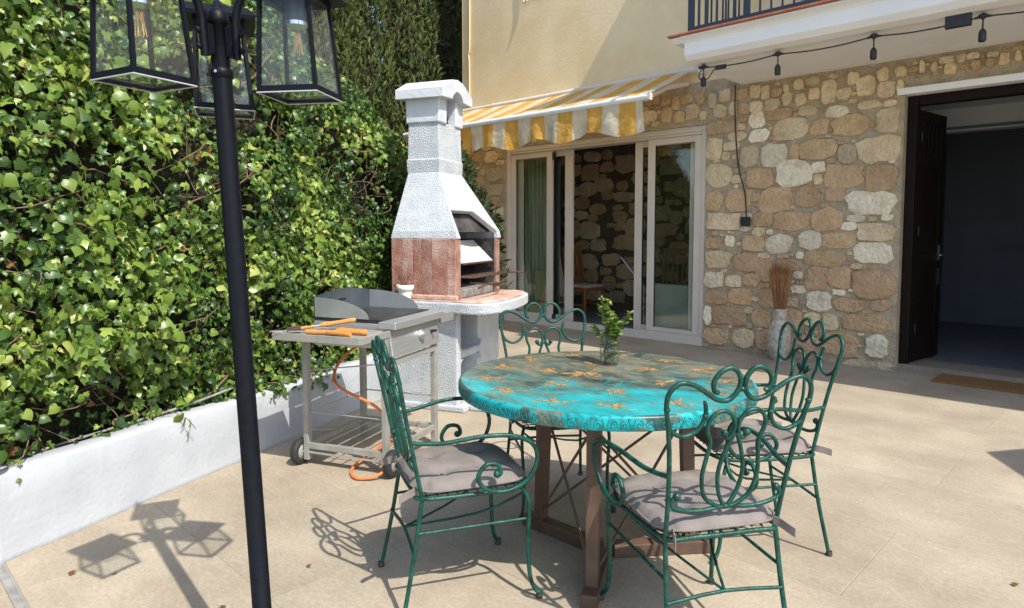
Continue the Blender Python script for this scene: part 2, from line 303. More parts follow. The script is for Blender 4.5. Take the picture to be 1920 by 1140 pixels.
class MB:
    def __init__(s): s.v = []; s.f = []; s.sm = []
    def add(s, vs, fs, smooth=False):
        o = len(s.v); s.v += [tuple(v) for v in vs]; s.f += [tuple(i+o for i in f) for f in fs]; s.sm += [smooth]*len(fs); return s
    def box(s, a, b, mtx=None, bev=0):
        x0, y0, z0 = a; x1, y1, z1 = b
        if bev:
            bm = bmesh.new(); bmesh.ops.create_cube(bm, size=1)
            for v in bm.verts: v.co = Vector(((x0+x1)/2+v.co.x*(x1-x0), (y0+y1)/2+v.co.y*(y1-y0), (z0+z1)/2+v.co.z*(z1-z0)))
            bmesh.ops.bevel(bm, geom=bm.edges[:], offset=bev, segments=2, profile=.5, affect='EDGES')
            return s.bm(bm, mtx, False)
        vs = [Vector(p) for p in ((x0,y0,z0),(x1,y0,z0),(x1,y1,z0),(x0,y1,z0),(x0,y0,z1),(x1,y0,z1),(x1,y1,z1),(x0,y1,z1))]
        if mtx: vs = [mtx @ v for v in vs]
        return s.add(vs, [(3,2,1,0),(4,5,6,7),(0,1,5,4),(1,2,6,5),(2,3,7,6),(3,0,4,7)])
    def bm(s, bm, mtx=None, smooth=False):
        bm.verts.index_update(); vs = [(mtx @ v.co) if mtx else v.co.copy() for v in bm.verts]; fs = [[v.index for v in f.verts] for f in bm.faces]
        s.add(vs, fs, smooth); bm.free(); return s
    def tube(s, pts, r, seg=8, sub=6, closed=False, caps=True, flat=1.0):
        P = catmull(pts, sub, closed); n = len(P)
        if not hasattr(r, '__len__'): rr = [r]*n
        else:
            rr = [r[min(int(i/(n-1)*(len(r)-1)), len(r)-2)]*(1-((i/(n-1)*(len(r)-1)) % 1 if i < n-1 else 1))+r[min(int(i/(n-1)*(len(r)-1)), len(r)-2)+1]*((i/(n-1)*(len(r)-1)) % 1 if i < n-1 else 1) for i in range(n)]
        T = []
        for i in range(n):
            a = P[(i-1) % n] if closed else P[max(i-1, 0)]; b = P[(i+1) % n] if closed else P[min(i+1, n-1)]
            t = (b-a); T.append(t.normalized() if t.length > 1e-9 else Vector((0, 0, 1)))
        up = Vector((0, 0, 1)) if abs(T[0].z) < .9 else Vector((1, 0, 0)); N = (up-T[0]*up.dot(T[0])).normalized()
        vs = []; fs = []
        for i in range(n):
            if i: N = (N-T[i]*N.dot(T[i])); N = N.normalized() if N.length > 1e-6 else Vector((1, 0, 0))
            B = T[i].cross(N)
            for k in range(seg):
                a = 2*math.pi*k/seg; vs.append(P[i]+N*(math.cos(a)*rr[i]*flat)+B*(math.sin(a)*rr[i]))
        m = n if closed else n-1
        for i in range(m):
            for k in range(seg):
                a, b = i*seg, ((i+1) % n)*seg; k2 = (k+1) % seg; fs.append((a+k, a+k2, b+k2, b+k))
        s.add(vs, fs, True)
        if caps and not closed: s.add(vs[:seg], [tuple(range(seg-1, -1, -1))]); s.add(vs[-seg:], [tuple(range(seg))])
        return s
    def lathe(s, prof, seg=24, c=(0, 0, 0), smooth=True, capb=True, capt=False):
        vs = []; fs = []
        for r, z in prof:
            for k in range(seg): a = 2*math.pi*k/seg; vs.append((c[0]+r*math.cos(a), c[1]+r*math.sin(a), c[2]+z))
        for i in range(len(prof)-1):
            for k in range(seg): k2 = (k+1) % seg; fs.append((i*seg+k, i*seg+k2, (i+1)*seg+k2, (i+1)*seg+k))
        s.add(vs, fs, smooth)
        if capb: s.add(vs[:seg], [tuple(range(seg-1, -1, -1))])
        if capt: s.add(vs[-seg:], [tuple(range(seg))])
        return s
    def ball(s, c, r, seg=10, sc=(1, 1, 1)):
        prof = [(max(r*math.sin(math.pi*i/6), 1e-4), -r*math.cos(math.pi*i/6)) for i in range(7)]
        t = MB(); t.lathe(prof, seg, capb=False); return s.add([(c[0]+v[0]*sc[0], c[1]+v[1]*sc[1], c[2]+v[2]*sc[2]) for v in t.v], t.f, True)
    def prism(s, poly, z0, z1, mtx=None, smooth=False):
        n = len(poly); vs = [Vector((x, y, z0)) for x, y in poly]+[Vector((x, y, z1)) for x, y in poly]
        if mtx: vs = [mtx @ v for v in vs]
        return s.add(vs, [tuple(range(n-1, -1, -1)), tuple(range(n, 2*n))]+[(i, (i+1) % n, n+(i+1) % n, n+i) for i in range(n)], smooth)
    def loft(s, rings, caps=True, smooth=False):
        n = len(rings[0]); vs = [v for r in rings for v in r]; fs = []
        for i in range(len(rings)-1):
            for k in range(n): k2 = (k+1) % n; fs.append((i*n+k, i*n+k2, (i+1)*n+k2, (i+1)*n+k))
        if caps: fs += [tuple(range(n-1, -1, -1)), tuple(range((len(rings)-1)*n, len(rings)*n))]
        return s.add(vs, fs, smooth)
    def merge(s, d=1e-4):
        bm = bmesh.new(); vs = [bm.verts.new(v) for v in s.v]
        for f in s.f: bm.faces.new([vs[i] for i in f])
        bmesh.ops.remove_doubles(bm, verts=bm.verts[:], dist=d); bmesh.ops.recalc_face_normals(bm, faces=bm.faces[:]); t = MB(); t.bm(bm); return t
    def mesh(s, name):
        me = bpy.data.meshes.new(name); me.from_pydata(s.v, [], s.f); me.polygons.foreach_set('use_smooth', s.sm); me.update(); return me
    def build(s, name, m, parent=None, loc=None, rot=None):
        me = s.mesh(name); me.materials.append(m); o = bpy.data.objects.new(name, me); COL.objects.link(o)
        if parent: o.parent = parent
        if loc: o.location = loc
        if rot: o.rotation_euler = rot
        return o
def bev(o, w=.004, seg=2, ang=35):
    m = o.modifiers.new('bevel', 'BEVEL'); m.width = w; m.segments = seg; m.limit_method = 'ANGLE'; m.angle_limit = R(ang); m.harden_normals = False; return o
def B(name, a, b, m, parent=None, bv=0, mtx=None):
    return MB().box(a, b, mtx, bv).build(name, m, parent)
def copy_tree(o, parent=None):
    c = o.copy(); COL.objects.link(c); c.parent = parent
    for ch in list(o.children): copy_tree(ch, c)
    return c
def struct(o): o['kind'] = 'structure'; return o

# ================================================================== SETTING
WY = 7.17
struct(MB().add([(-400, -400, -.12), (400, -400, -.12), (400, 400, -.12), (-400, 400, -.12)], [(0, 1, 2, 3)]).build('ground', M['ground']))
floor = struct(B('terrace_floor', (-8.2, -6, -.11), (12, 7.52, -.0016), M['grout']))
TX, TY, GAP = 1.48, .74, .0022
tile_me = {}
def tile(x0, x1, y0, y1):
    key = (round(x1-x0, 3), round(y1-y0, 3))
    if key not in tile_me:
        w, h = key; mb = MB(); i = .0022
        mb.loft([[(0, 0, -.007), (w, 0, -.007), (w, h, -.007), (0, h, -.007)], [(0, 0, -.0015), (w, 0, -.0015), (w, h, -.0015), (0, h, -.0015)], [(i, i, 0), (w-i, i, 0), (w-i, h-i, 0), (i, h-i, 0)]])
        me = mb.mesh('tile'); me.materials.append(M['tile']); tile_me[key] = me
    o = bpy.data.objects.new('tile', tile_me[key]); COL.objects.link(o); o.parent = floor; o.location = (x0, y0, 0)
DRAIN = (.425, .465)
rows = []
y = 1.09-.74*9
while y < 7.5: rows.append((y+GAP/2, min(y+TY-GAP/2, 7.5))); y += TY
ri = 0
for (a, b) in rows:
    ri += 1
    segs = [(a, b)]
    if a < DRAIN[1] and b > DRAIN[0]: segs = [(a, DRAIN[0]), (DRAIN[1], b)]
    for (p, q) in segs:
        x = -8.2-(.74 if ri % 2 else 0)
        while x < 6.5:
            tile(max(x+GAP/2, -8.19), min(x+TX-GAP/2, 6.9), p, q) if x+TX > -8.1 else None
            x += TX
dr = thing('drain_channel', 'narrow grey metal drain strip set into the floor at bottom left', 'drain', (-3.3, .445, 0))
MB().box((-1.5, -.018, -.006), (5, -.010, .0005)).build('edge_strip', M['greysteel'], dr); MB().box((-1.5, .010, -.006), (5, .018, .0005)).build('edge_strip', M['greysteel'], dr)
MB().box((-1.5, -.010, -.0015), (5, .010, -.0008)).build('channel', M['ash'], dr)

# ================================================================== HOUSE
house = thing('house', 'beige rendered house with rubble stone ground floor and white balcony', 'house', (-4, WY, 0))
HO = Vector((-4, WY, 0))
def W(name, a, b, m, parent=house, bv=0):     # a box given in world metres, linked under the house
    off = HO if parent is house else Vector((0, 0, 0))
    return B(name, tuple(Vector(a)-HO), tuple(Vector(b)-HO), m, parent, bv)
CORN = -8.05
SL, SR, SZ = -7.08, -3.83, 2.57          # sliding door opening
DL, DR, DZ = -1.80, -.25, 2.62           # front door opening
STZ = 3.06                               # top of the stone
WT = .30
# walls
uw = MB()
BDL, BDR, BDT = -2.9, -1.2, 5.45         # balcony door opening
for a, b in (((CORN, WY+.012, STZ), (BDL, WY+WT, 7.2)), ((BDR, WY+.012, STZ), (4, WY+WT, 7.2)), ((BDL, WY+.012, BDT), (BDR, WY+WT, 7.2)), ((BDL, WY+.012, STZ), (BDR, WY+WT, 3.24))):
    uw.box(Vector(a)-HO, Vector(b)-HO)
uw.build('rendered_wall', M['beige'], house)
W('side_wall', (CORN, WY+WT, 0), (CORN+.25, 13, 7.2), M['beige']); W('rear_wall', (CORN, 13, 0), (4, 13.2, 7.2), M['beige']); W('side_wall', (3.8, WY+WT, 0), (4, 13, 7.2), M['beige'])
sw = MB()
for a, b in (((CORN, WY, -.1), (SL, WY+WT-.01, STZ)), ((SL, WY, SZ), (SR, WY+WT-.01, STZ)), ((SR, WY, -.1), (DL, WY+WT-.01, STZ)), ((DL, WY, DZ+.10), (DR, WY+WT-.01, STZ)), ((DR, WY, -.1), (4, WY+WT-.01, STZ))):
    sw.box(Vector(a)-HO, Vector(b)-HO)
stonewall = sw.build('stone_wall', M['mortar'], house)
# stones: (x, z, width, height, kind) in metres on the wall
STONES = "-3.753,2.826,0.1,0.153,c;-3.606,2.859,0.13,0.135,c;-3.66,2.7,0.148,0.136,c;-3.506,2.703,0.096,0.149,c;-3.253,2.854,0.107,0.131,c;-3.139,2.83,0.09,0.144,c;-3.014,2.813,0.102,0.085,t;-2.921,2.842,0.057,0.085,c;-2.789,2.864,0.097,0.111,c;-2.628,2.745,0.108,0.11,c;-2.489,2.745,0.144,0.23,c;-2.34,2.705,0.127,0.107,c;-2.137,2.754,0.159,0.182,c;-1.962,2.696,0.141,0.141,c;-1.812,2.706,0.114,0.126,c;-2.256,2.844,0.1,0.119,c;-1.99,2.841,0.095,0.115,c;-1.84,2.842,0.091,0.088,c;-3.234,2.691,0.137,0.131,c;-3.062,2.691,0.147,0.115,c;-2.904,2.734,0.086,0.127,c;-2.767,2.702,0.103,0.125,c;-3.23,2.546,0.167,0.16,w;-2.981,2.581,0.275,0.114,b;-2.692,2.581,0.164,0.097,c;-2.402,2.539,0.202,0.108,w;-2.101,2.568,0.194,0.078,c;-1.941,2.409,0.188,0.226,c;-3.204,2.378,0.212,0.14,w;-2.867,2.413,0.318,0.226,c;-2.565,2.4,0.161,0.156,t;-2.278,2.389,0.31,0.191,t;-2.575,2.187,0.349,0.201,t;-3.032,2.146,0.271,0.236,w;-2.808,2.162,0.104,0.183,b;-2.293,2.111,0.16,0.166,g;-2.009,2.143,0.375,0.234,c;-3.313,2.172,0.202,0.222,g;-2.807,1.949,0.355,0.254,w;-2.563,1.874,0.081,0.11,c;-2.324,1.892,0.345,0.224,t;-1.986,1.853,0.269,0.242,b;-3.186,1.921,0.288,0.205,b;-3.009,1.674,0.323,0.246,b;-2.667,1.698,0.247,0.224,b;-2.4,1.719,0.182,0.131,b;-2.068,1.622,0.425,0.216,w;-3.428,1.687,0.27,0.256,b;-2.195,1.468,0.163,0.064,w;-3.143,1.465,0.196,0.147,b;-2.823,1.451,0.355,0.191,b;-2.462,1.464,0.285,0.234,b;-2.014,1.334,0.313,0.158,c;-2.637,1.253,0.228,0.188,w;-2.349,1.252,0.311,0.164,t;-2.952,1.209,0.263,0.189,w;-3.244,1.206,0.232,0.164,t;-3.513,1.229,0.114,0.113,w;-2.035,1.133,0.335,0.191,w;-2.484,1.061,0.394,0.158,t;-3.317,0.997,0.267,0.202,b;-3.653,1.018,0.327,0.193,c;-2.561,0.852,0.217,0.225,b;-2.325,0.872,0.202,0.203,b;-1.999,0.827,0.386,0.265,b;-2.171,0.996,0.105,0.059,c;-3.453,0.78,0.193,0.129,c;-3.699,0.786,0.212,0.169,w;-3.242,0.809,0.186,0.15,b;-2.328,0.726,0.124,0.055,w;-2.528,0.621,0.243,0.185,w;-2.74,0.734,0.135,0.086,w;-2.741,0.882,0.084,0.077,w;-2.226,0.606,0.279,0.128,b;-1.947,0.621,0.156,0.111,b;-2.082,0.436,0.427,0.183,b;-3.674,0.583,0.302,0.157,b;-3.371,0.612,0.27,0.168,b;-3.776,0.362,0.123,0.206,w;-3.505,0.386,0.392,0.201,b;-3.119,0.383,0.204,0.179,t;-2.304,0.195,0.337,0.221,b;-1.962,0.212,0.188,0.219,w;-2.407,0.413,0.145,0.181,c;-3.651,0.137,0.309,0.173,b;-3.325,0.142,0.244,0.199,c;-2.011,0.022,0.464,0.094,g;-3.48,-0.027,0.424,0.084,g;-3.729,2.281,0.194,0.23,c;-3.617,2.514,0.36,0.136,t;-3.667,1.973,0.325,0.267,c;-3.713,1.688,0.201,0.216,t;-3.603,1.451,0.412,0.19,c;-3.723,1.207,0.196,0.125,t;-3.107,0.919,0.181,0.237,b;-2.837,0.988,0.243,0.115,b;-3.069,0.61,0.18,0.207,t;-2.829,0.395,0.287,0.232,b;-2.724,0.16,0.367,0.173,b;-3.072,0.156,0.211,0.194,t;-1.665,2.858,0.046,0.112,c;-1.567,2.837,0.045,0.085,c;-1.441,2.804,0.087,0.092,c;-1.361,2.881,0.064,0.075,c;-1.249,2.802,0.07,0.079,b;-1.047,2.822,0.066,0.096,c;-1.346,2.678,0.093,0.103,c;-1.221,2.694,0.062,0.107,c;-1.085,2.677,0.087,0.081,c;-0.967,2.698,0.059,0.079,c;-1.637,2.695,0.076,0.12,c;-1.472,2.683,0.074,0.093,c;-1.146,2.804,0.054,0.073,t;-0.949,2.829,0.052,0.079,c;-3.901,2.872,0.108,0.129,t;-4.007,2.724,0.159,0.174,c;-4.084,2.891,0.161,0.098,t;-4.226,2.861,0.101,0.155,t;-4.346,2.737,0.142,0.168,t;-4.179,2.689,0.138,0.133,t;-3.873,2.67,0.083,0.097,c;-4.361,2.89,0.117,0.09,b"
def stone_mesh(w, h, seed, depth, dome=.008):
    rg = random.Random(seed); n = 12; ang0 = rg.random()*.5; pw = rg.uniform(2.4, 7); ring = []
    for i in range(n):
        a = ang0+2*math.pi*i/n; ca, sa = math.cos(a), math.sin(a); k = (abs(ca)**pw+abs(sa)**pw)**(-1/pw)*rg.uniform(.82, 1.08)
        ring.append((ca*k*w/2, sa*k*h/2))
    mb = MB(); sk = rg.uniform(-.06, .06)
    ring = [(x+sk*z*.5, z) for x, z in ring]
    r0 = [(x*1.02, .01, z*1.02) for x, z in ring]; r1 = [(x*1.0, -depth*.7, z) for x, z in ring]; r2 = [(x*.94, -depth-rg.uniform(-.003, .004), z*.93) for x, z in ring]
    r3 = [(x*.55+rg.uniform(-.03, .03)*w, -depth-dome*rg.uniform(-.5, 1.0), z*.55) for x, z in ring]
    mb.loft([r0, r1, r2, r3], caps=False, smooth=False)
    nn = len(ring); c = len(mb.v); base = c-nn; mb.v.append((0, -depth-dome*rg.uniform(-.3, .8), 0))
    for k in range(nn): mb.f.append((base+k, base+(k+1) % nn, c)); mb.sm.append(False)
    return mb
placed = []
for it in STONES.split(';'):
    a = it.split(','); placed.append((float(a[0]), float(a[1]), float(a[2])*1.13, float(a[3])*1.13, a[4]))
rg = random.Random(5)
def ok(x, z, w, h, m=.012):
    for (X, Z, W_, H_, _) in placed:
        if abs(X-x) < (W_+w)/2*.84+m*.6 and abs(Z-z) < (H_+h)/2*.84+m*.6: return False
    return True
regions = [((CORN+.04, SL-.03, .02, STZ-.02), 900, .26), ((SL, -4.4, SZ+.03, STZ-.02), 1500, .2), ((-3.80, DL-.03, .03, 2.93), 9000, .19), ((DL+.02, -.3, DZ+.13, 2.92), 1500, .14)]
for (x0, x1, z0, z1), tries, mx in regions:
    for t in range(tries):
        sz = mx*(1-.80*t/tries)*rg.uniform(.8, 1.1); w = sz*rg.uniform(.9, 1.5); h = sz*rg.uniform(.6, .95)
        if x1-x0 < w or z1-z0 < h: continue
        x = rg.uniform(x0+w/2, x1-w/2); z = rg.uniform(z0+h/2, z1-h/2)
        if ok(x, z, w, h): placed.append((x, z, w, h, rg.choice('ctbwgtc')))
def clampx(p):
    x, z, w, h, k = p; a, b = x-w/2, x+w/2
    if z < DZ+.1 and x < DL+.1: b = min(b, DL-.008)
    if z-h/2 < SZ and x > SR-.1: a = max(a, SR+.008)
    return ((a+b)/2, min(z, STZ-.01-h/2), b-a, h, k)
placed = [clampx(p) for p in placed]
placed_v = [p for p in placed if p[0]-p[2]/2 > CORN+.005 and p[0]+p[2]/2 < (DL-.004 if p[1] < DZ+.1 else 4) and not (SL < p[0]+p[2]/2 and p[0]-p[2]/2 < SR and p[1]-p[3]/2 < SZ) and p[1]+p[3]/2 < STZ]
placed_v.sort(key=lambda p: -p[2]*p[3])
NSOLO = 225
small = {}
for i, (x, z, w, h, k) in enumerate(placed_v):
    mb = stone_mesh(w, h, i, random.Random(i).uniform(.014, .032))
    if i < NSOLO:
        o = mb.build('stone', M['st_'+k], stonewall, loc=(x-HO.x, 0, z))
    else:
        small.setdefault(k, MB()).add([(v[0]+x-HO.x, v[1], v[2]+z) for v in mb.v], mb.f, False)
for k, mb in small.items(): tag(mb.build('chip_stones', M['st_'+k], stonewall), kind='stuff')
# upper floor bits: conduit, unseen box added to cast a shadow on the render, eave, roof
MB().tube([(-7.86-HO.x, -.004, 7.1), (-7.86-HO.x, -.004, 4.4), (-7.885-HO.x, -.004, 4.1), (-7.87-HO.x, -.004, 3.9), (-7.87-HO.x, -.004, 3.1)], .012, 6).build('conduit', M['beige'], house)
W('shadow_box', (-5.72, WY-.15, 5.86), (-4.45, WY+.01, 6.1), M['balcony'])
W('upper_window_blind', (-5.65, WY-.01, 4.95), (-4.52, WY+.008, 5.858), M['alu'])
MB().tube([(-6.7-HO.x, -.02, 5.0), (-6.7-HO.x, -.02, 4.62), (-6.6-HO.x, -.06, 4.6)], .012, 6).build('overflow_pipe', M['alu'], house)
ev = MB(); ev.box(Vector((CORN-.15, WY-.10, 7.2))-HO, Vector((-3.6, 13.3, 7.32))-HO)
ev.build('eave', M['balcony'], house)
rf = MB(); rf.prism([(WY-.25, 7.33), (13.5, 7.33), (10.2, 9.2)], CORN-.3, 4.2, Matrix(((0, 0, 1, -HO.x), (1, 0, 0, -HO.y), (0, 1, 0, 0), (0, 0, 0, 1)))); rf.build('roof', M['terracotta'], house)
for i in range(5):
    W('rafter_end', (-7.9+i*.8, WY-.09, 7.06), (-7.8+i*.8, WY+.01, 7.19), M['darkwood'])
MB().tube([(-7.29-HO.x, -.005, 3.20), (-7.29-HO.x, -.06, 3.20), (-7.29-HO.x, -.07, 3.25)], .014, 6).build('wall_bracket', M['alu'], house)
# upper balcony slab that shades the right part of the facade
W('upper_balcony', (-3.42, 5.95, 6.05), (3.5, WY+.02, 6.28), M['balcony'])
# balcony in view: slab with a moulded front, tile edge, railing
BX0, BX1, BYF = -3.41, 3.3, 5.92
prof = [(WY+.01, 2.955), (6.28, 2.965), (6.06, 2.975), (5.97, 2.995), (BYF, 3.04), (BYF-.003, 3.05), (BYF-.003, 3.155), (BYF-.03, 3.175), (BYF-.085, 3.19), (BYF-.085, 3.205), (WY+.01, 3.205)]
bs = MB(); mt = Matrix(((0, 0, 1, -HO.x), (1, 0, 0, -HO.y), (0, 1, 0, 0), (0, 0, 0, 1)))
bs.prism(prof, BX0, BX1, mt); slab = bs.build('balcony_slab', M['balcony'], house)
mo = MB(); mo.prism([(WY-.002, 3.155), (BYF-.03, 3.157), (BYF-.08, 3.188), (BYF-.08, 3.203), (WY-.002, 3.203)], BX0-.10, BX0-.001, mt); mo.build('balcony_moulding', M['balcony'], house)
tr = MB()
x = BX0-.125
while x < BX1:
    tr.box(Vector((x, BYF-.115, 3.207))-HO, Vector((x+.296, WY-.002, 3.227))-HO); x += .30
edge = []
x = BX0-.125; k = 0
te = MB().box((0, 0, 0), (.296, .13, .022), bev=.006).mesh('edge_tile'); te.materials.append(M['terracotta'])
while x < 1.6:
    o = bpy.data.objects.new('edge_tile', te); COL.objects.link(o); o.parent = slab; o.location = Vector((x, BYF-.118, 3.207))-HO; x += .30
W('balcony_floor', (BX0-.12, BYF+.015, 3.206), (BX1, WY-.002, 3.222), M['terracotta'])
rail = W('railing', (BX0+.05, BYF-.02, 3.262), (BX1-.05, BYF+.02, 3.292), M['navy'])
W2 = lambda name, a, b, m: B(name, tuple(Vector(a)-HO), tuple(Vector(b)-HO), m, rail)
W2('top_rail', (BX0+.03, BYF-.03, 4.20), (BX1-.05, BYF+.03, 4.24), M['navy'])
W2('bottom_rail', (BX0+.052, BYF+.03, 3.262), (BX0+.088, WY-.03, 3.292), M['navy']); W2('top_rail', (BX0+.05, BYF+.032, 4.20), (BX0+.09, WY-.002, 4.24), M['navy'])
for x in (BX0+.045, BX0+.60, BX0+1.75, BX0+2.9, BX0+4.05):
    W2('post', (x, BYF-.024, 3.227), (x+.046, BYF+.024, 4.199), M['navy'])
bal = MB().box((-.007, -.007, 3.293), (.007, .007, 4.199)).mesh('baluster'); bal.materials.append(M['navy'])
x = BX0+.045+.046
pts = []
for i in range(5): pts.append((BX0+.145+i*.092, BYF))
for j in range(1, 4):
    for i in range(10): pts.append((BX0+.60+(j-1)*1.15+.046+.1*(i+1), BYF))
for i in range(9): pts.append((BX0+.07, BYF+.15+i*.12))
for (px, py) in pts:
    o = bpy.data.objects.new('baluster', bal); COL.objects.link(o); o.parent = rail; o.location = Vector((px, py, 0))-HO
# balcony door behind the railing
bd = W('balcony_door', (BDL, WY+.10, 3.24), (BDL+.07, WY+.16, BDT), M['alu'])
for a, b in ((BDL+.07, BDL+.85), (BDL+.92, BDR-.07)):
    o = W('blind', (a, WY+.14, 3.3), (b, WY+.15, BDT-.06), M['lavender']); 
    o2 = W('pane', (a, WY+.11, 3.3), (b, WY+.115, BDT-.06), M['pane'])
for a, b, z0, z1 in ((BDL+.85, BDL+.92, 3.24, BDT), (BDR-.07, BDR, 3.24, BDT)): W('door_stile', (a, WY+.10, z0), (b, WY+.16, z1), M['alu'])
W('door_rail', (BDL+.071, WY+.101, 3.241), (BDR-.071, WY+.159, 3.30), M['alu'])

# ---- sliding door (parts of the house)
sd = MB()
for a, b in (((SL, WY+.02, .0), (SL+.07, WY+.2, SZ)), ((SR-.06, WY+.02, .0), (SR, WY+.2, SZ)), ((SL+.071, WY+.02, 2.47), (SR-.061, WY+.2, SZ-.001)), ((SL+.071, WY+.022, .0), (SR-.061, WY+.19, .055))):
    sd.box(Vector(a)-HO, Vector(b)-HO)
sdf = bev(sd.build('sliding_door', M['alu'], house), .004)
W3 = lambda name, a, b, m: B(name, tuple(Vector(a)-HO), tuple(Vector(b)-HO), m, sdf)
W3('head_profile', (SL+.07, WY+.004, 2.505), (SR-.06, WY+.019, 2.53), M['alu']); W3('head_profile', (SL+.07, WY+.006, 2.475), (SR-.06, WY+.019, 2.49), M['alu'])
W3('sill_step', (SL, WY-.035, -.02), (SR, WY+.019, .10), M['alu'])
def sash(x0, x1, y, st=.075):
    m = MB(); z0, z1 = .058, 2.468
    for a, b in (((x0, y, z0), (x0+st, y+.045, z1)), ((x1-st, y, z0), (x1, y+.045, z1)), ((x0+st, y+.001, z1-.075), (x1-st, y+.044, z1)), ((x0+st, y+.001, z0), (x1-st, y+.044, z0+.09))):
        m.box(Vector(a)-HO, Vector(b)-HO)
    bev(m.build('sash', M['alu'], sdf), .004)
    W3('pane', (x0+st-.004, y+.018, z0+.088), (x1-st+.004, y+.024, z1-.073), M['pane'])
    W3('gasket', (x0+st, y+.012, z0+.09), (x0+st+.008, y+.030, z1-.075), M['rubber'])
    W3('gasket', (x1-st-.008, y+.012, z0+.09), (x1-st, y+.030, z1-.075), M['rubber'])
sash(SL+.075, -6.21, WY+.04, .095); sash(-6.95, -5.895, WY+.11, .13); sash(-4.87, -3.98, WY+.11, .11); sash(-4.635, SR-.065, WY+.04, .10)
W3('brush_seal', (-6.205, WY+.05, 2.34), (-6.18, WY+.10, 2.44), M['rubber']); W3('brush_seal', (-6.205, WY+.05, .09), (-6.18, WY+.10, .16), M['rubber'])

# ---- room behind the sliding door
RX0, RX1, RY1 = -7.8, -3.45, 9.25
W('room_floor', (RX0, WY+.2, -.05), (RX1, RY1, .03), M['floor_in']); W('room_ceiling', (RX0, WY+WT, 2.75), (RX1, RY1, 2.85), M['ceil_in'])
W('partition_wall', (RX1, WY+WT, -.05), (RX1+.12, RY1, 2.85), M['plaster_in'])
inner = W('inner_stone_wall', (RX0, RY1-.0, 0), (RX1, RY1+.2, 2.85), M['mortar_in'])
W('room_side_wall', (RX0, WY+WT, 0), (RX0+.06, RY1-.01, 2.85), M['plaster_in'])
placed = []; rg = random.Random(11)
for t in range(1500):
    sz = .34*(1-.6*t/1500)*rg.uniform(.8, 1.1); w = sz*rg.uniform(.9, 1.5); h = sz*rg.uniform(.6, .95); x = rg.uniform(RX0+.1+w/2, -4.6); z = rg.uniform(.1+h/2, 2.7-h/2)
    if ok(x, z, w, h, .006): placed.append((x, z, w, h, rg.choice('ctbg')))
placed.sort(key=lambda p: -p[2]*p[3]); rest = MB()
for i, (x, z, w, h, k) in enumerate(placed):
    mb = stone_mesh(w, h, 900+i, .03, .015)
    if i < 70: mb.build('stone', M['st_'+k], inner, loc=(x-HO.x, RY1-HO.y, z))
    else: rest.add([(v[0]+x-HO.x, v[1]+RY1-HO.y, v[2]+z) for v in mb.v], mb.f, True)
tag(rest.build('chip_stones', M['st_t'], inner), kind='stuff')

# ---- front door
fr = MB()
FY = WY+.10
for a, b in (((DL+.0, FY, .06), (DL+.085, FY+.12, DZ)), ((DR-.085, FY, .06), (DR, FY+.12, DZ)), ((DL+.085, FY+.001, DZ-.09), (DR-.085, FY+.119, DZ))):
    fr.box(Vector(a)-HO, Vector(b)-HO)
fd = bev(fr.build('front_door_frame', M['darkwood'], house), .006)
W('door_lintel', (DL-.06, WY-.03, DZ+.002), (DR+.1, WY+WT-.02, DZ+.062), M['balcony'])
W('lintel_fill', (DL, WY+.004, DZ+.062), (DR, WY+WT-.02, DZ+.101), M['mortar'])
W('door_threshold', (DL-.01, WY+.085, -.05), (DR+.01, WY+.5, .058), M['grout'])
# door leaf, swung inwards on its left hinges
LA = R(82); hinge = Vector((DL+.09, FY+.125, 0))-HO; lm = Matrix.Translation(hinge) @ Matrix.Rotation(LA, 4, 'Z')
lf = MB(); LW = .62
lf.box((0, 0, .07), (.11, .045, 2.5), lm); lf.box((LW-.11, 0, .07), (LW, .045, 2.5), lm); lf.box((.11, .001, .07), (LW-.11, .044, .32), lm); lf.box((.11, .001, 1.0), (LW-.11, .044, 1.12), lm); lf.box((.11, .001, 2.40), (LW-.11, .044, 2.5), lm); lf.box((.11, .001, 1.95), (LW-.11, .044, 2.05), lm)
lf.box((.11, .014, .32), (LW-.11, .03, 1.0), lm); lf.box((.11, .014, 1.12), (LW-.11, .03, 1.95), lm)
for i in range(3): lf.box((.20+i*.10, .002, 2.05), (.235+i*.10, .043, 2.40), lm)
lfo = lf.build('door_leaf', M['darkwood'], house)
MB().box((LW-.085, -.012, 1.05), (LW-.055, -.001, 1.20), lm).tube([lm @ Vector((LW-.065, -.012, 1.1)), lm @ Vector((LW-.065, -.05, 1.1)), lm @ Vector((LW-.15, -.055, 1.1))], .009, 8, 3).build('door_handle', M['chrome'], lfo)
MB().box((LW-.10, -.02, .80), (LW-.02, -.001, .97), lm).build('lock_case', M['black'], lfo)
for z in (.35, 1.3, 2.2): MB().tube([lm @ Vector((.0, -.012, z)), lm @ Vector((.0, -.012, z+.09))], .008, 6, 1).build('hinge', M['black'], lfo)
# hall behind the door
hx0, hx1, hy1 = -2.25, 2.2, 11.2
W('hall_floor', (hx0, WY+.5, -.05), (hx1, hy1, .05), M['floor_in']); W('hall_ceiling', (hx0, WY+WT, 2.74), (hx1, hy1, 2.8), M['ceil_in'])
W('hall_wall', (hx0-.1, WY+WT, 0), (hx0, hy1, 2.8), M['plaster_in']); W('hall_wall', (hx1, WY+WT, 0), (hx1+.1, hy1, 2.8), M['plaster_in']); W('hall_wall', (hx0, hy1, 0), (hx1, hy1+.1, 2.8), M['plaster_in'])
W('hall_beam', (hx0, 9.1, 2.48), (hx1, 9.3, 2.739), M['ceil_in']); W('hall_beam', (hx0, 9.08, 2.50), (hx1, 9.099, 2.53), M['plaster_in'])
W('hall_door', (-1.2, hy1-.05, .05), (-.3, hy1-.001, 2.15), M['plaster_in']); W('hall_door_frame', (-1.29, hy1-.07, .05), (-1.201, hy1-.001, 2.22), M['plaster_in'])
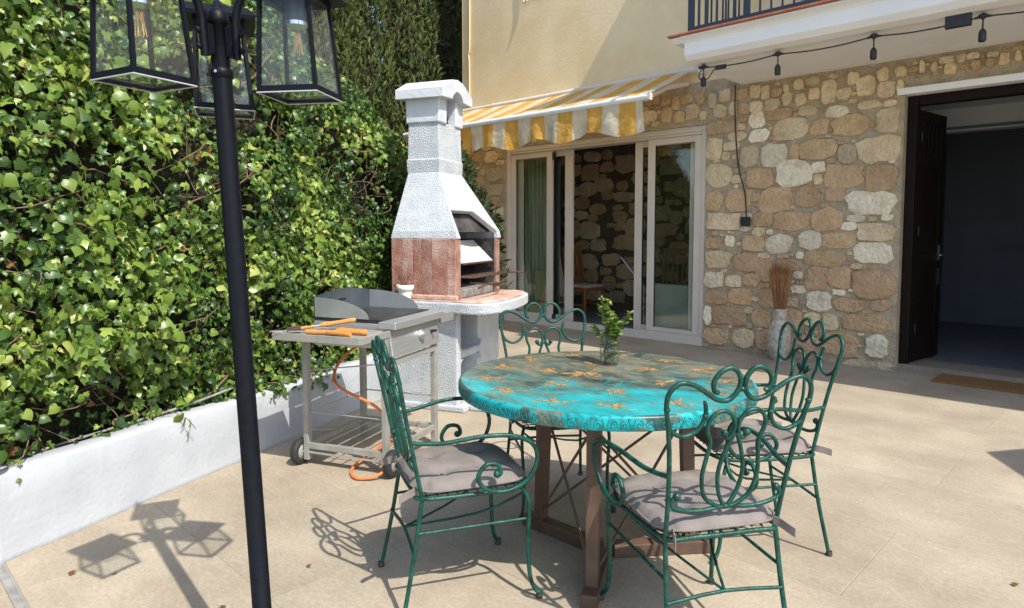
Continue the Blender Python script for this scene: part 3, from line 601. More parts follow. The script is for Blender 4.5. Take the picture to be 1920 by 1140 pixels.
MB().tube([Vector((-.42, hy1-.06, 1.05))-HO, Vector((-.42, hy1-.10, 1.05))-HO, Vector((-.54, hy1-.10, 1.05))-HO], .01, 6, 2).build('hall_door_handle', M['black'], house)

# ================================================================== AWNING
aw = thing('awning', 'yellow and cream striped canvas awning over the sliding door', 'awning', (-6.1, WY, 0))
AX0, AX1 = -8.22, -4.0; AYF, AZF, AZW = 6.2, 2.775, 3.215
AO = Vector((-6.1, WY, 0))
fb = MB(); nx, ny = 60, 8; vs = []; fs = []
for j in range(ny+1):
    t = j/ny
    for i in range(nx+1):
        s = i/nx; x = AX0+(AX1-AX0)*s
        vs.append((x-AO.x, (WY-.03)*(1-t)+AYF*t-AO.y, AZW*(1-t)+(AZF+.028)*t-.012*math.sin(math.pi*t)-.010*math.sin(s*31)*math.sin(math.pi*t)+.008*math.sin(s*9+1)))
for j in range(ny):
    for i in range(nx): a = j*(nx+1)+i; fs.append((a, a+1, a+nx+2, a+nx+1))
fb.add(vs, fs, True); fb.build('canopy_fabric', M['awning'], aw)
vb = MB(); vs = []; fs = []; nx, nz = 150, 10
for j in range(nz+1):
    t = j/nz
    for i in range(nx+1):
        s = i/nx; x = AX0+(AX1-.06-AX0)*s; L = x/.876
        bot = .335+.045*math.cos((L-.12)*2*math.pi)
        vs.append((x-AO.x+.03*t*math.sin(x*3), AYF-AO.y-.012+.028*t*math.sin(x*9+2*math.sin(x*2.3))+.014*t*math.sin(x*23+1), AZF-.02-bot*t))
for j in range(nz):
    for i in range(nx): a = j*(nx+1)+i; fs.append((a, a+1, a+nx+2, a+nx+1))
vb.add(vs, fs, True); vb.build('valance', M['awning'], aw)
MB().tube([(AX0-.04-AO.x, AYF-AO.y, AZF), (AX1+.02-AO.x, AYF-AO.y, AZF-.005)], .036, 14, 1).build('front_bar', M['terrapot'], aw)
MB().box((AX1+.02-AO.x, AYF-AO.y-.034, AZF-.04), (AX1+.035-AO.x, AYF-AO.y+.034, AZF+.035)).build('end_cap', M['alu'], aw)
for x in (AX0+.25, AX1-.06):
    MB().tube([(x-AO.x, -.03, AZW-.16), (x-AO.x, (AYF-WY)*.5, AZW-.27), (x-AO.x, AYF-AO.y+.03, AZF-.02)], .022, 8, 1, flat=1.3).build('arm', M['alu'], aw)
MB().tube([(AX0-AO.x, -.05, AZW-.01), (AX1+.1-AO.x, -.05, AZW-.01)], .04, 12, 1).build('roller', M['alu'], aw)
MB().box((AX1+.1-AO.x, -.10, AZW-.08), (AX1+.16-AO.x, -.001, AZW+.05)).build('wall_bracket', M['alu'], aw)

# ================================================================== STRING LIGHTS
st = thing('string_lights', 'black festoon string lights hung along the front edge of the balcony', 'string lights', (-3.3, 6.08, 2.9))
SO = Vector((-3.3, 6.08, 2.9))
bx = [-3.29, -2.56, -1.77, -1.03, -.3]; sy = 6.08
tops = [Vector((x, sy, 2.93 if i else 2.935)) for i, x in enumerate(bx)]
path = [Vector((-3.34, sy, 2.955)), tops[0]]
for i in range(len(tops)-1):
    path += [(tops[i]*(2/3)+tops[i+1]/3)-Vector((0, 0, .018)), (tops[i]/3+tops[i+1]*(2/3))-Vector((0, 0, .018)), tops[i+1]]
MB().tube([p-SO for p in path], .006, 6, 4).build('cord', M['black'], st)
MB().tube([tops[0]-SO, tops[0]-SO+Vector((-.05, 0, -.06)), tops[0]-SO+Vector((-.02, .0, -.12)), tops[0]-SO+Vector((.05, 0, -.11)), tops[0]-SO+Vector((.12, 0, -.03)), tops[0]-SO+Vector((.2, .0, -.01))], .006, 6, 5).build('cord_loop', M['black'], st)
MB().box((.14, -.012, -.01), (.24, .012, .03)).build('plug', M['black'], st)
for t in tops[:4]:
    q = t-SO
    MB().lathe([(.006, -.02), (.03, .0), (.034, .012), (.012, .028)], 10, q).box(q+Vector((-.05, -.008, -.008)), q+Vector((.05, .008, .008))).build('clip', M['black'], st)
    MB().tube([q, q+Vector((0, 0, -.12))], .006, 6, 1).build('drop_cord', M['black'], st)
    so = MB().lathe([(.008, -.085), (.02, -.10), (.026, -.115), (.026, -.17), (.022, -.18)], 12, q).build('socket', M['black'], st)
    MB().lathe([(.014, -.18), (.02, -.20), (.024, -.225), (.018, -.25), (.004, -.262)], 12, q, capb=False).build('bulb', M['bulb'], so)
MB().box(Vector((-1.27, sy-.025, 2.885))-SO, Vector((-1.10, sy+.02, 2.985))-SO, bev=.006).build('junction_box', M['black'], st)
pc = thing('power_cable', 'black cable hanging down the stone wall to a socket plug', 'cable', (-3.45, WY-.03, 1.45))
CO = Vector((-3.45, WY-.03, 1.45))
MB().tube([Vector((-3.47, WY-.04, 2.95))-CO, Vector((-3.465, WY-.04, 2.6))-CO, Vector((-3.42, WY-.04, 2.1))-CO, Vector((-3.33, WY-.04, 1.75))-CO, Vector((-3.31, WY-.04, 1.5))-CO], .008, 6, 6).build('cord', M['black'], pc)
MB().box(Vector((-3.365, WY-.075, 1.40))-CO, Vector((-3.265, WY-.02, 1.50))-CO, bev=.01).build('plug', M['black'], pc)

# ================================================================== PLANTER WALL
Dv = Vector((-.388, .922, 0)).normalized(); Bv = Vector((Dv.y, -Dv.x, 0)); DANG = math.atan2(Dv.y, Dv.x)
P0 = Vector((-3.318, .447, 0))
pl = thing('planter_wall', 'low whitewashed masonry planter wall in front of the ivy', 'planter', P0, DANG)
# local x runs along the wall away from the camera, local y towards the hedge
def wavy(s): return .003*math.sin(s*3.1)+.002*math.sin(s*7.7+1)+.0015*math.sin(s*17)
pw = MB(); rings = []
S0, S1 = -.02, 2.98
n = 90
for i in range(n+1):
    s = S0+(S1-S0)*i/n; w = wavy(s); h = .362+.006*math.sin(s*2.2+.5)+.003*math.sin(s*9)
    ring = [(s, w-.006, -.02), (s, w, .02), (s, w-.002, .12), (s, w+.004, .24), (s, w+.006, h-.02), (s, w+.014, h-.005), (s, w+.03, h), (s, .105+w, h+.002), (s, .118, h-.008), (s, .12, -.02)]
    rings.append(ring)
pw.loft(rings, smooth=True); pw.build('front_wall', M['whitewall'], pl)
B('end_wall', (-.14, .0, -.02), (-.021, 1.0, .36), M['whitewall'], pl, .01)
B('soil_bed', (-.02, .121, .0), (3.0, 1.0, .27), M['soil'], pl)
hs = thing('irrigation_hose', 'thin grey garden hose lying along the top of the planter', 'hose', P0+Dv*.3-Bv*.1+Vector((0, 0, .37)), DANG)
MB().tube([(-.3, .16, -.06), (0, .10, -.02), (.35, .05, .0), (.7, .0, .02), (1.0, -.02, .045), (1.3, .03, .05), (1.6, .07, .02), (2.2, .08, .0), (2.6, .08, -.05)], .007, 8, 6).build('tube', M['ash'], hs)

# ================================================================== BARBECUE
K = Vector((-3.72, 3.255, 0))
bq = thing('masonry_barbecue', 'white masonry barbecue with brick firebox, tall hood and chimney', 'barbecue', K, DANG)
LX, LY = .83, .545
# base: side walls, back, shelf and a solid right half
bb = MB()
bb.box((0, 0, 0), (.07, LY, .74)); bb.box((.45, .03, 0), (.89, LY, .74)); bb.box((.07, LY-.08, 0), (.45, LY, .74)); bb.box((.07, .03, 0), (.45, LY-.08, .05))
bb.box((.07, .02, .375), (.45, LY-.08, .435))
bev(bb.build('base', M['bbqwhite'], bq), .012)
# rounded corners of the two niches
nf = MB()
def arch_fill(x0, x1, z0, z1, r):
    for (cx, cz, sx, sz) in ((x0, z1, 1, -1), (x1, z1, -1, -1), (x0, z0, 1, 1), (x1, z0, -1, 1)):
        arc = [(cx+sx*r-sx*r*math.cos(a), cz+sz*r-sz*r*math.sin(a)) for a in [math.pi/2*i/5 for i in range(6)]]
        poly = [(cx, cz)]+arc
        nf.add([(x, .004, z) for x, z in poly]+[(x, LY-.085, z) for x, z in poly], [tuple(range(len(poly))), tuple(range(2*len(poly)-1, len(poly)-1, -1))]+[(i, (i+1) % len(poly), len(poly)+(i+1) % len(poly), len(poly)+i) for i in range(len(poly))])
arch_fill(.0701, .4499, .0501, .3749, .05); arch_fill(.0701, .4499, .4351, .7399, .05)
nf.build('niche_corners', M['bbqwhite'], bq)
B('plinth', (-.03, -.07, 0), (.93, LY+.02, .045), M['bbqwhite'], bq, .01)
B('plinth_block', (.05, -.24, 0), (.55, -.072, .04), M['bbqwhite'], bq, .012)
hl = catmull([(-.06, .40, 0), (-.07, .05, 0), (-.08, -.15, 0), (-.02, -.26, 0), (.2, -.32, 0), (.55, -.31, 0), (.88, -.24, 0), (1.0, -.12, 0), (1.01, .1, 0), (.98, .45, 0)], 5)
hp = [(v.x, v.y) for v in hl]+[(.98, .56), (-.06, .56)]
bev(MB().prism(hp, .742, .822).build('hearth_slab', M['bbqwhite'], bq), .012)
hc = (.45, .1); hq = [(hc[0]+(x-hc[0])*.955, hc[1]+(y-hc[1])*.93) for x, y in hp]
bev(MB().prism(hq, .823, .834).build('hearth_tiles', M['hearth'], bq), .003)
# firebox walls of upright fire bricks, open to the front
fx0, fx1, fz0, fz1 = -.005, LX, .834, 1.282; th = .07
bev(MB().box((fx0+.002, th-.06, fz0), (fx0+th, LY, fz1)).build('firebox_core', M['firebrick'], bq), .004)
yb = [.0, .075, .20, .285, .36, .455, LY]
for i in range(len(yb)-1):
    bev(MB().box((fx0-.012, yb[i]+.0015, fz0+.004*(i % 2)), (fx0+.0018, yb[i+1]-.0015, fz1+.004)).build('brick', M['firebrick'], bq), .004)
bev(MB().box((fx1-th, .0, fz0), (fx1, LY, fz1)).build('brick', M['firebrick'], bq), .004)
bev(MB().box((fx0+.0025, -.001, fz0), (fx0+th, .0095, fz1)).build('brick', M['firebrick'], bq), .003)
B('firebox_back', (fx0+th, LY-.05, fz0), (fx1-th, LY, fz1+.2), M['soot'], bq)
B('soot_lining', (fx0+th+.0005, .03, fz0), (fx0+th+.006, LY-.051, fz1), M['soot'], bq); B('soot_lining', (fx1-th-.006, .02, fz0), (fx1-th-.0005, LY-.051, fz1), M['soot'], bq)
B('render_skirt', (-.03, -.015, .8345), (.0, LY+.01, .87), M['hearth'], bq, .008)
# ash tray, grate and its handle
B('ash_bed', (fx0+th+.02, .02, .835), (fx1-th-.02, LY-.06, .90), M['ash'], bq, .01)
gr = MB()
for i in range(15): x = fx0+th+.04+i*.043; gr.tube([(x, -.10, 1.0), (x, LY-.08, 1.0)], .004, 6, 1)
gr.tube([(fx0+th+.02, -.10, 1.0), (fx1-th+.02, -.10, 1.0), (fx1-th+.02, LY-.08, 1.0), (fx0+th+.02, LY-.08, 1.0)], .007, 6, 1, closed=True)
gr.tube([(fx1-.03, -.10, 1.0), (fx1+.06, -.14, 1.0), (fx1+.12, -.17, .99)], .008, 6, 3)
gr.build('grill_grate', M['rust'], bq)
ck = MB(); ck.tube([(.12, -.12, .92), (.3, -.16, .95), (.5, -.13, .93), (.7, -.10, .955)], .008, 6, 4); ck.tube([(.1, -.06, .96), (.6, -.18, .90)], .007, 6, 1); ck.build('fire_irons', M['rust'], bq)
MB().loft([[(fx0+th+.06, .02, 1.10), (fx1-th-.03, .02, 1.10), (fx1-th-.03, .04, 1.10), (fx0+th+.06, .04, 1.10)], [(fx0+th+.06, .12, 1.27), (fx1-th-.03, .20, 1.27), (fx1-th-.03, .22, 1.27), (fx0+th+.06, .14, 1.27)]]).build('smoke_flap', M['palash'], bq)
MB().tube([(fx0+th+.06, .012, 1.095), (fx1-th-.03, .012, 1.095)], .009, 8, 1).build('flap_edge', M['rust'], bq)
# hood: tapering shell with a front opening
def rect(x0, x1, y0, y1, z): return [(x0, y0, z), (x1, y0, z), (x1, y1, z), (x0, y1, z)]
cx0, cx1, cy0, cy1 = .20, .60, .245, .515
h0 = (-.012, LX+.012, -.012, LY+.01); HZ0, HZ1, HZ2 = 1.288, 1.345, 1.81
hood = MB()
hood.add([(h0[0], h0[2], HZ0), (h0[0], h0[3], HZ0), (h0[1], h0[3], HZ0), (h0[1], h0[2], HZ0), (h0[0]+.01, h0[2]+.01, HZ1), (h0[0]+.01, h0[3]-.01, HZ1), (h0[1]-.01, h0[3]-.01, HZ1), (h0[1]-.01, h0[2]+.01, HZ1), (cx0, cy0, HZ2), (cx0, cy1, HZ2), (cx1, cy1, HZ2), (cx1, cy0, HZ2)],
         [(0, 4, 5, 1), (4, 8, 9, 5), (1, 5, 6, 2), (5, 9, 10, 6), (2, 6, 7, 3), (6, 10, 11, 7)])
# front face with a trapezoid opening: lower corners at the hood's foot, top edge inside the taper
def fpt(x, z):                        # point on the sloping front face
    t = max(0, (z-HZ1)/(HZ2-HZ1)); return (x, h0[2]+.01*min(1, (z-HZ0)/(HZ1-HZ0))+t*(cy0-h0[2]-.01), z)
ol, orr, otz = .055, LX-.055, 1.50; otl, otr = .075, .47
F = [fpt(h0[0], HZ0), fpt(h0[0]+.01, HZ1), fpt(cx0, HZ2), fpt(cx1, HZ2), fpt(h0[1]-.01, HZ1), fpt(h0[1], HZ0), fpt(ol, HZ0), fpt(otl, otz), fpt(otr, otz), fpt(orr, HZ1), fpt(orr, HZ0)]
hood.add(F, [(0, 6, 7, 1), (1, 7, 2), (7, 8, 3, 2), (8, 9, 4, 3), (9, 10, 5, 4)])
ho = hood.merge().build('hood', M['bbqwhite'], bq); so = ho.modifiers.new('thickness', 'SOLIDIFY'); so.thickness = .045; so.offset = -1; bev(ho, .010)
liner = MB(); liner.loft([rect(.06, LX-.06, .065, LY-.03, HZ0+.05), rect(cx0+.05, cx1-.05, cy0+.06, cy1-.05, HZ2)], caps=True); liner.build('hood_liner', M['soot'], bq)
ch = MB(); ch.loft([rect(cx0-.005, cx1+.005, cy0-.005, cy1+.005, 1.80), rect(cx0-.01, cx1+.01, cy0-.01, cy1+.01, 1.90), rect(cx0-.002, cx1+.002, cy0-.002, cy1+.002, 1.905), rect(cx0+.004, cx1-.004, cy0+.004, cy1-.004, 2.185)])
bev(ch.build('chimney', M['bbqwhite'], bq), .012)
# chimney head: two side cheeks carrying a gabled cap with a round-topped vent to the front
cp = MB(); cp.box((cx0-.012, cy0-.012, 2.18), (cx0+.12, cy1+.012, 2.375)); cp.box((cx1-.12, cy0-.012, 2.18), (cx1+.012, cy1+.012, 2.375)); cp.box((cx0+.12, cy1-.06, 2.18), (cx1-.12, cy1+.01, 2.375))
bev(cp.build('chimney_head', M['bbqcap'], bq), .01)
B('flue', (cx0+.121, cy0+.06, 2.18), (cx1-.121, cy1-.061, 2.26), M['soot'], bq)
cxm = (cx0+cx1)/2; ex0, ex1 = cx0-.068, cx1+.068
arc = [(cxm-.092*math.cos(a), 2.37+.065*math.sin(a)) for a in [math.pi*i/10 for i in range(11)]]
outl = [(ex0, 2.36), (ex0, 2.43), (cxm-.10, 2.515), (cxm, 2.53), (cxm+.10, 2.515), (ex1, 2.43), (ex1, 2.36)]+[(x, z) for x, z in reversed(arc)]
capm = Matrix(((1, 0, 0, 0), (0, 0, 1, 0), (0, 1, 0, 0), (0, 0, 0, 1)))
def fill_prism(poly, y0, y1, name, m, parent):
    bm = bmesh.new(); a = [bm.verts.new((x, y0, z)) for x, z in poly]; b = [bm.verts.new((x, y1, z)) for x, z in poly]; n = len(poly)
    f1 = bm.faces.new(a); f2 = bm.faces.new(list(reversed(b)))
    for i in range(n): bm.faces.new((a[i], b[i], b[(i+1) % n], a[(i+1) % n]))
    bmesh.ops.triangulate(bm, faces=[f1, f2]); bmesh.ops.recalc_face_normals(bm, faces=bm.faces[:])
    return MB().bm(bm).build(name, m, parent)
bev(fill_prism(outl, cy0-.07, cy1+.07, 'chimney_cap', M['bbqcap'], bq), .012)
# pot with a small plant on the hearth
pt_ = K+Dv*(-.025)-Bv*.42+Vector((0, 0, .834))
pp = thing('potted_plant', 'white ceramic pot with a wilted little plant on the barbecue hearth', 'potted plant', pt_)
MB().lathe([(.045, 0), (.055, .05), (.058, .065), (.066, .068), (.068, .105), (.06, .107), (.055, .09)], 20).build('pot', M['terrapot'], pp)
MB().lathe([(.001, .088), (.055, .09)], 16, capb=False).build('soil', M['soil'], pp)
tw = MB()
for i in range(7): a = i*.9; tw.tube([(0, 0, .085), (.02*math.cos(a), .02*math.sin(a), .14), (.05*math.cos(a), .05*math.sin(a), .18+.02*(i % 3))], .0022, 5, 3)
tw.build('stems', M['twig'], pp)

# ================================================================== GRIDDLE TROLLEY
GB = Vector((-3.02, 2.12, 0)); gdir = Vector((-.40, .917, 0)).normalized(); GANG = math.atan2(gdir.y, gdir.x)
gt = thing('griddle_trolley', 'grey steel gas griddle trolley with wheels and side shelves', 'grill', GB, GANG)
GL, GD = .58, .52
for (x, y) in ((0, 0), (GL, 0), (0, GD), (GL, GD)):
    bev(B('leg', (x-.02, y-.016, .0 if x > .1 else .03), (x+.02, y+.016, .80), M['greysteel'], gt), .003)
def wheel(x, y):
    w = MB(); w.lathe([(.045, -.02), (.066, -.024), (.075, -.012), (.075, .012), (.066, .024), (.045, .02)], 26, capb=False)
    me = Matrix.Translation((x, y, .075)) @ Matrix.Rotation(R(90), 4, 'X')
    o = MB().add([me @ Vector(v) for v in w.v], w.f, True).build('wheel', M['rubber'], gt)
    h = MB(); h.lathe([(.012, -.021), (.048, -.017), (.048, .017), (.012, .021)], 20, capb=True, capt=True)
    MB().add([me @ Vector(v) for v in h.v], h.f, True).build('hub', M['greysteel'], o)
    sp = MB()
    for i in range(6):
        a = i*math.pi/3; sp.tube([me @ Vector((.012*math.cos(a), .012*math.sin(a), -.024)), me @ Vector((.05*math.cos(a), .05*math.sin(a), -.022))], .006, 5, 1)
    sp.build('spoke', M['black'], o)
wheel(-.01, -.045); wheel(-.01, GD+.045)
MB().tube([(-.01, -.06, .075), (-.01, GD+.06, .075)], .007, 8, 1).build('axle', M['steel'], gt)
bs_ = MB()
bs_.box((-.018, .016, .10), (.012, GD-.016, .13)); bs_.box((GL-.012, .016, .10), (GL+.018, GD-.016, .13)); bs_.box((.02, GD-.012, .10), (GL-.02, GD+.012, .13)); bs_.box((.02, -.012, .10), (GL-.02, .012, .13))
bs_.build('base_frame', M['greysteel'], gt)
for i in range(5): MB().tube([(0, .08+i*.09, .115), (GL, .08+i*.09, .115)], .004, 6, 1).build('shelf_wire', M['steel'], gt)
wr = MB()
for (a, b) in (((0, 0, .30), (GL, 0, .30)), ((0, GD, .30), (GL, GD, .30)), ((0, 0, .31), (0, GD, .31)), ((GL, 0, .31), (GL, GD, .31)), ((0, GD, .2), (.3, GD, .12)), ((0, .02, .62), (0, GD-.02, .55))): wr.tube([a, b], .004, 6, 1)
wr.build('brace_rod', M['steel'], gt)
bev(B('side_rail', (-.25, .0, .755), (GL+.02, .02, .785), M['greysteel'], gt), .003)
bev(B('front_rail', (.04, -.018, .60), (GL-.021, -.004, .635), M['greysteel'], gt), .003)
# burner body and knob panel
bev(B('burner_body', (.06, .02, .69), (GL+.06, GD-.01, .83), M['steel'], gt), .006)
pm = Matrix.Translation((0, -.035, .65)) @ Matrix.Rotation(R(-10), 4, 'X')
kp = bev(B('control_panel', (.03, 0, 0), (GL+.02, .03, .155), M['steel'], gt, 0, pm), .006)
for x in (.36, .50):
    k_ = MB(); k_.lathe([(.030 if x < .4 else .01, 0), (.030 if x < .4 else .01, .014), (.018 if x < .4 else .008, .02), (.016 if x < .4 else .007, .04)], 20, capt=True)
    me = pm @ Matrix.Translation((x, -.001, .085)) @ Matrix.Rotation(R(90), 4, 'X')
    MB().add([me @ Vector(v) for v in k_.v], k_.f, True).build('knob', M['steel'] if x < .4 else M['black'], kp)
B('drip_slot', (.16, -.026, .655), (.50, -.02, .668), M['black'], kp)
bev(MB().box((.03, -.05, .805), (GL+.05, .06, .845), bev=.004).build('front_lip', M['steel'], gt), .003)
B('griddle_plate', (.065, .06, .831), (GL+.055, GD-.02, .852), M['griddle'], gt, .004)
# wind guard: tall back with two rounded wings
def wing(x):
    pr_ = [(GD-.02, .852), (GD-.02, .965)]+[(GD-.02-.36*math.sin(a), .852+.113*math.cos(a)) for a in [math.pi/2*i/10 for i in range(1, 11)]]
    n_ = len(pr_); return MB().add([(x, y, z) for y, z in pr_]+[(x+.004, y, z) for y, z in pr_], [tuple(range(n_)), tuple(range(2*n_-1, n_-1, -1))]+[(i, (i+1) % n_, n_+(i+1) % n_, n_+i) for i in range(n_)]).build('guard_wing', M['guard'], gt)
wing(.06); wing(GL+.056)
bp_ = [(.06+(GL)*i/16, .852+.113+.03*math.sin(math.pi*i/16)) for i in range(17)]
n_ = len(bp_)
MB().add([(x, GD-.018, .852) for x, z in bp_]+[(x, GD-.018, z) for x, z in bp_]+[(x, GD-.014, .852) for x, z in bp_]+[(x, GD-.014, z) for x, z in bp_],
         [f for i in range(n_-1) for f in ((i, i+1, n_+i+1, n_+i), (3*n_+i, 3*n_+i+1, 2*n_+i+1, 2*n_+i), (n_+i, n_+i+1, 3*n_+i+1, 3*n_+i))]).build('guard_back', M['guarddark'], gt)
B('guard_slot', (.30, GD-.022, .925), (.37, GD-.0185, .935), M['black'], gt)
# shelves
shf = MB(); shf.box((-.26, -.01, .785), (.028, GD+.01, .800)); shf.box((-.265, -.015, .765), (-.255, GD+.015, .805)); shf.box((-.255, -.02, .765), (.028, -.01, .803)); shf.box((-.255, GD+.01, .765), (.028, GD+.02, .803))
bev(shf.build('side_shelf', M['greysteel'], gt), .002)
bev(B('side_shelf', (GL+.066, .0, .80), (GL+.25, GD-.05, .812), M['steel'], gt), .002)
bev(B('shelf_lip', (GL+.066, -.02, .765), (GL+.25, -.001, .822), M['steel'], gt), .003)
MB().tube([(GL-.05, .45, .66), (.30, .50, .55), (.12, .40, .45), (.06, .10, .36), (.05, -.03, .24), (.08, -.06, .16), (.02, -.08, .13), (-.08, .0, .03), (-.12, .12, .012), (.0, .22, .012), (.16, .20, .05), (.22, .10, .14), (.12, .02, .17), (.0, .04, .13)], .009, 8, 8).build('gas_hose', M['hose'], gt)
# tools on the shelf
def gw(x, y, z=0): return GB+Matrix.Rotation(GANG, 3, 'Z') @ Vector((x, y, z))
def tool(kind, x, y, z, ang, label, tilt=0):
    t = thing('barbecue_'+kind, label, kind.replace('_', ' '), gw(x, y, .802+z), GANG+ang, 'barbecue tools on the side shelf')
    rm = Matrix.Rotation(tilt, 4, 'Y')
    P = lambda *p: rm @ Vector(p)
    MB().tube([P(0, 0, .013), P(.03, 0, .013), P(.10, 0, .013), P(.17, 0, .013), P(.19, 0, .013)], [.009, .014, .012, .014, .010], 10, 3).build('handle', M['toolwood'], t)
    MB().tube([P(0, 0, .013), P(-.03, 0, .013)], .006, 8, 1).build('ferrule', M['steel'], t)
    if kind == 'tongs':
        for s_ in (-1, 1): MB().tube([P(-.03, 0, .013), P(-.09, .018*s_, .012), P(-.18, .022*s_, .010), P(-.22, .008*s_, .008)], .004, 6, 3).build('arm', M['steel'], t)
    elif kind == 'spatula':
        MB().tube([P(-.03, 0, .013), P(-.12, 0, .012)], .004, 6, 1).build('shaft', M['steel'], t); MB().box((-.21, -.035, .006), (-.12, .035, .009), rm).build('blade', M['steel'], t)
    elif kind == 'brush':
        MB().tube([P(-.03, 0, .013), P(-.10, 0, .013)], .008, 8, 1).build('shaft', M['toolwood'], t); MB().box((-.17, -.015, .006), (-.10, .015, .030), rm).build('bristles', M['rust'], t)
    else:
        MB().tube([P(-.03, 0, .013), P(-.13, 0, .012)], .004, 6, 1).build('shaft', M['steel'], t)
        for s_ in (-.012, .0, .012): MB().tube([P(-.13, 0, .012), P(-.15, s_, .012), P(-.20, s_, .011)], .002, 5, 1).build('tine', M['steel'], t)
tool('spatula', -.11, .22, .0, R(-95), 'wooden handled spatula lying nearest the griddle on the trolley shelf')
tool('tongs', -.165, .20, .0, R(-88), 'wooden handled tongs in the middle of the trolley shelf')
tool('fork', -.21, .24, .0, R(-100), 'wooden handled fork near the outer edge of the trolley shelf')
tool('brush', -.16, .30, .026, R(-60), 'wooden handled brush lying across the other barbecue tools', R(-8))
tool('skewer', -.235, .34, .0, R(-80), 'wooden handled skewer set along the outermost shelf edge')

# ================================================================== LAMP POST
LB = Vector((-1.71, .805, 0))
camR = Vector((math.cos(R(44.1)), math.sin(R(44.1)), 0)); camF = Vector((-math.sin(R(44.1)), math.cos(R(44.1)), 0))
LTOP = 1.915; lean = -camR*.092           # the post leans slightly to the left at its top
lp = thing('lamp_post', 'black three headed garden lamp post with glass lanterns', 'lamp post', LB)
shear = Matrix(((1, 0, lean.x/LTOP, 0), (0, 1, lean.y/LTOP, 0), (0, 0, 1, 0), (0, 0, 0, 1)))
def lpb(mb, name, m, parent=lp): return MB_sheared(mb).build(name, m, parent)
def MB_sheared(mb):
    t = MB(); t.v = [tuple(shear @ Vector(v)) for v in mb.v]; t.f = mb.f; t.sm = mb.sm; return t
lpb(MB().lathe([(.11, 0), (.11, .02), (.06, .03), (.045, .06), (.0248, .08), (.0248, .9), (.0245, 1.70), (.0245, 1.745)], 28), 'pole', M['blackmetal'])
lpb(MB().lathe([(.0245, 1.742), (.0285, 1.745), (.0285, 1.765), (.0245, 1.768)], 28, capb=False), 'collar', M['blackmetal'])
lpb(MB().lathe([(.0225, 1.76), (.0225, 1.878), (.028, 1.88), (.028, 1.892), (.026, 1.904), (.021, 1.915), (.010, 1.921), (.001, 1.922)], 28), 'finial', M['blackmetal'])
lpb(MB().tube([tuple(-camF*.027+camR*-.002+Vector((0, 0, 1.755))), tuple(-camF*.034+camR*-.002+Vector((0, 0, 1.755)))], .004, 6, 1), 'screw', M['chrome'])
RAD = .215
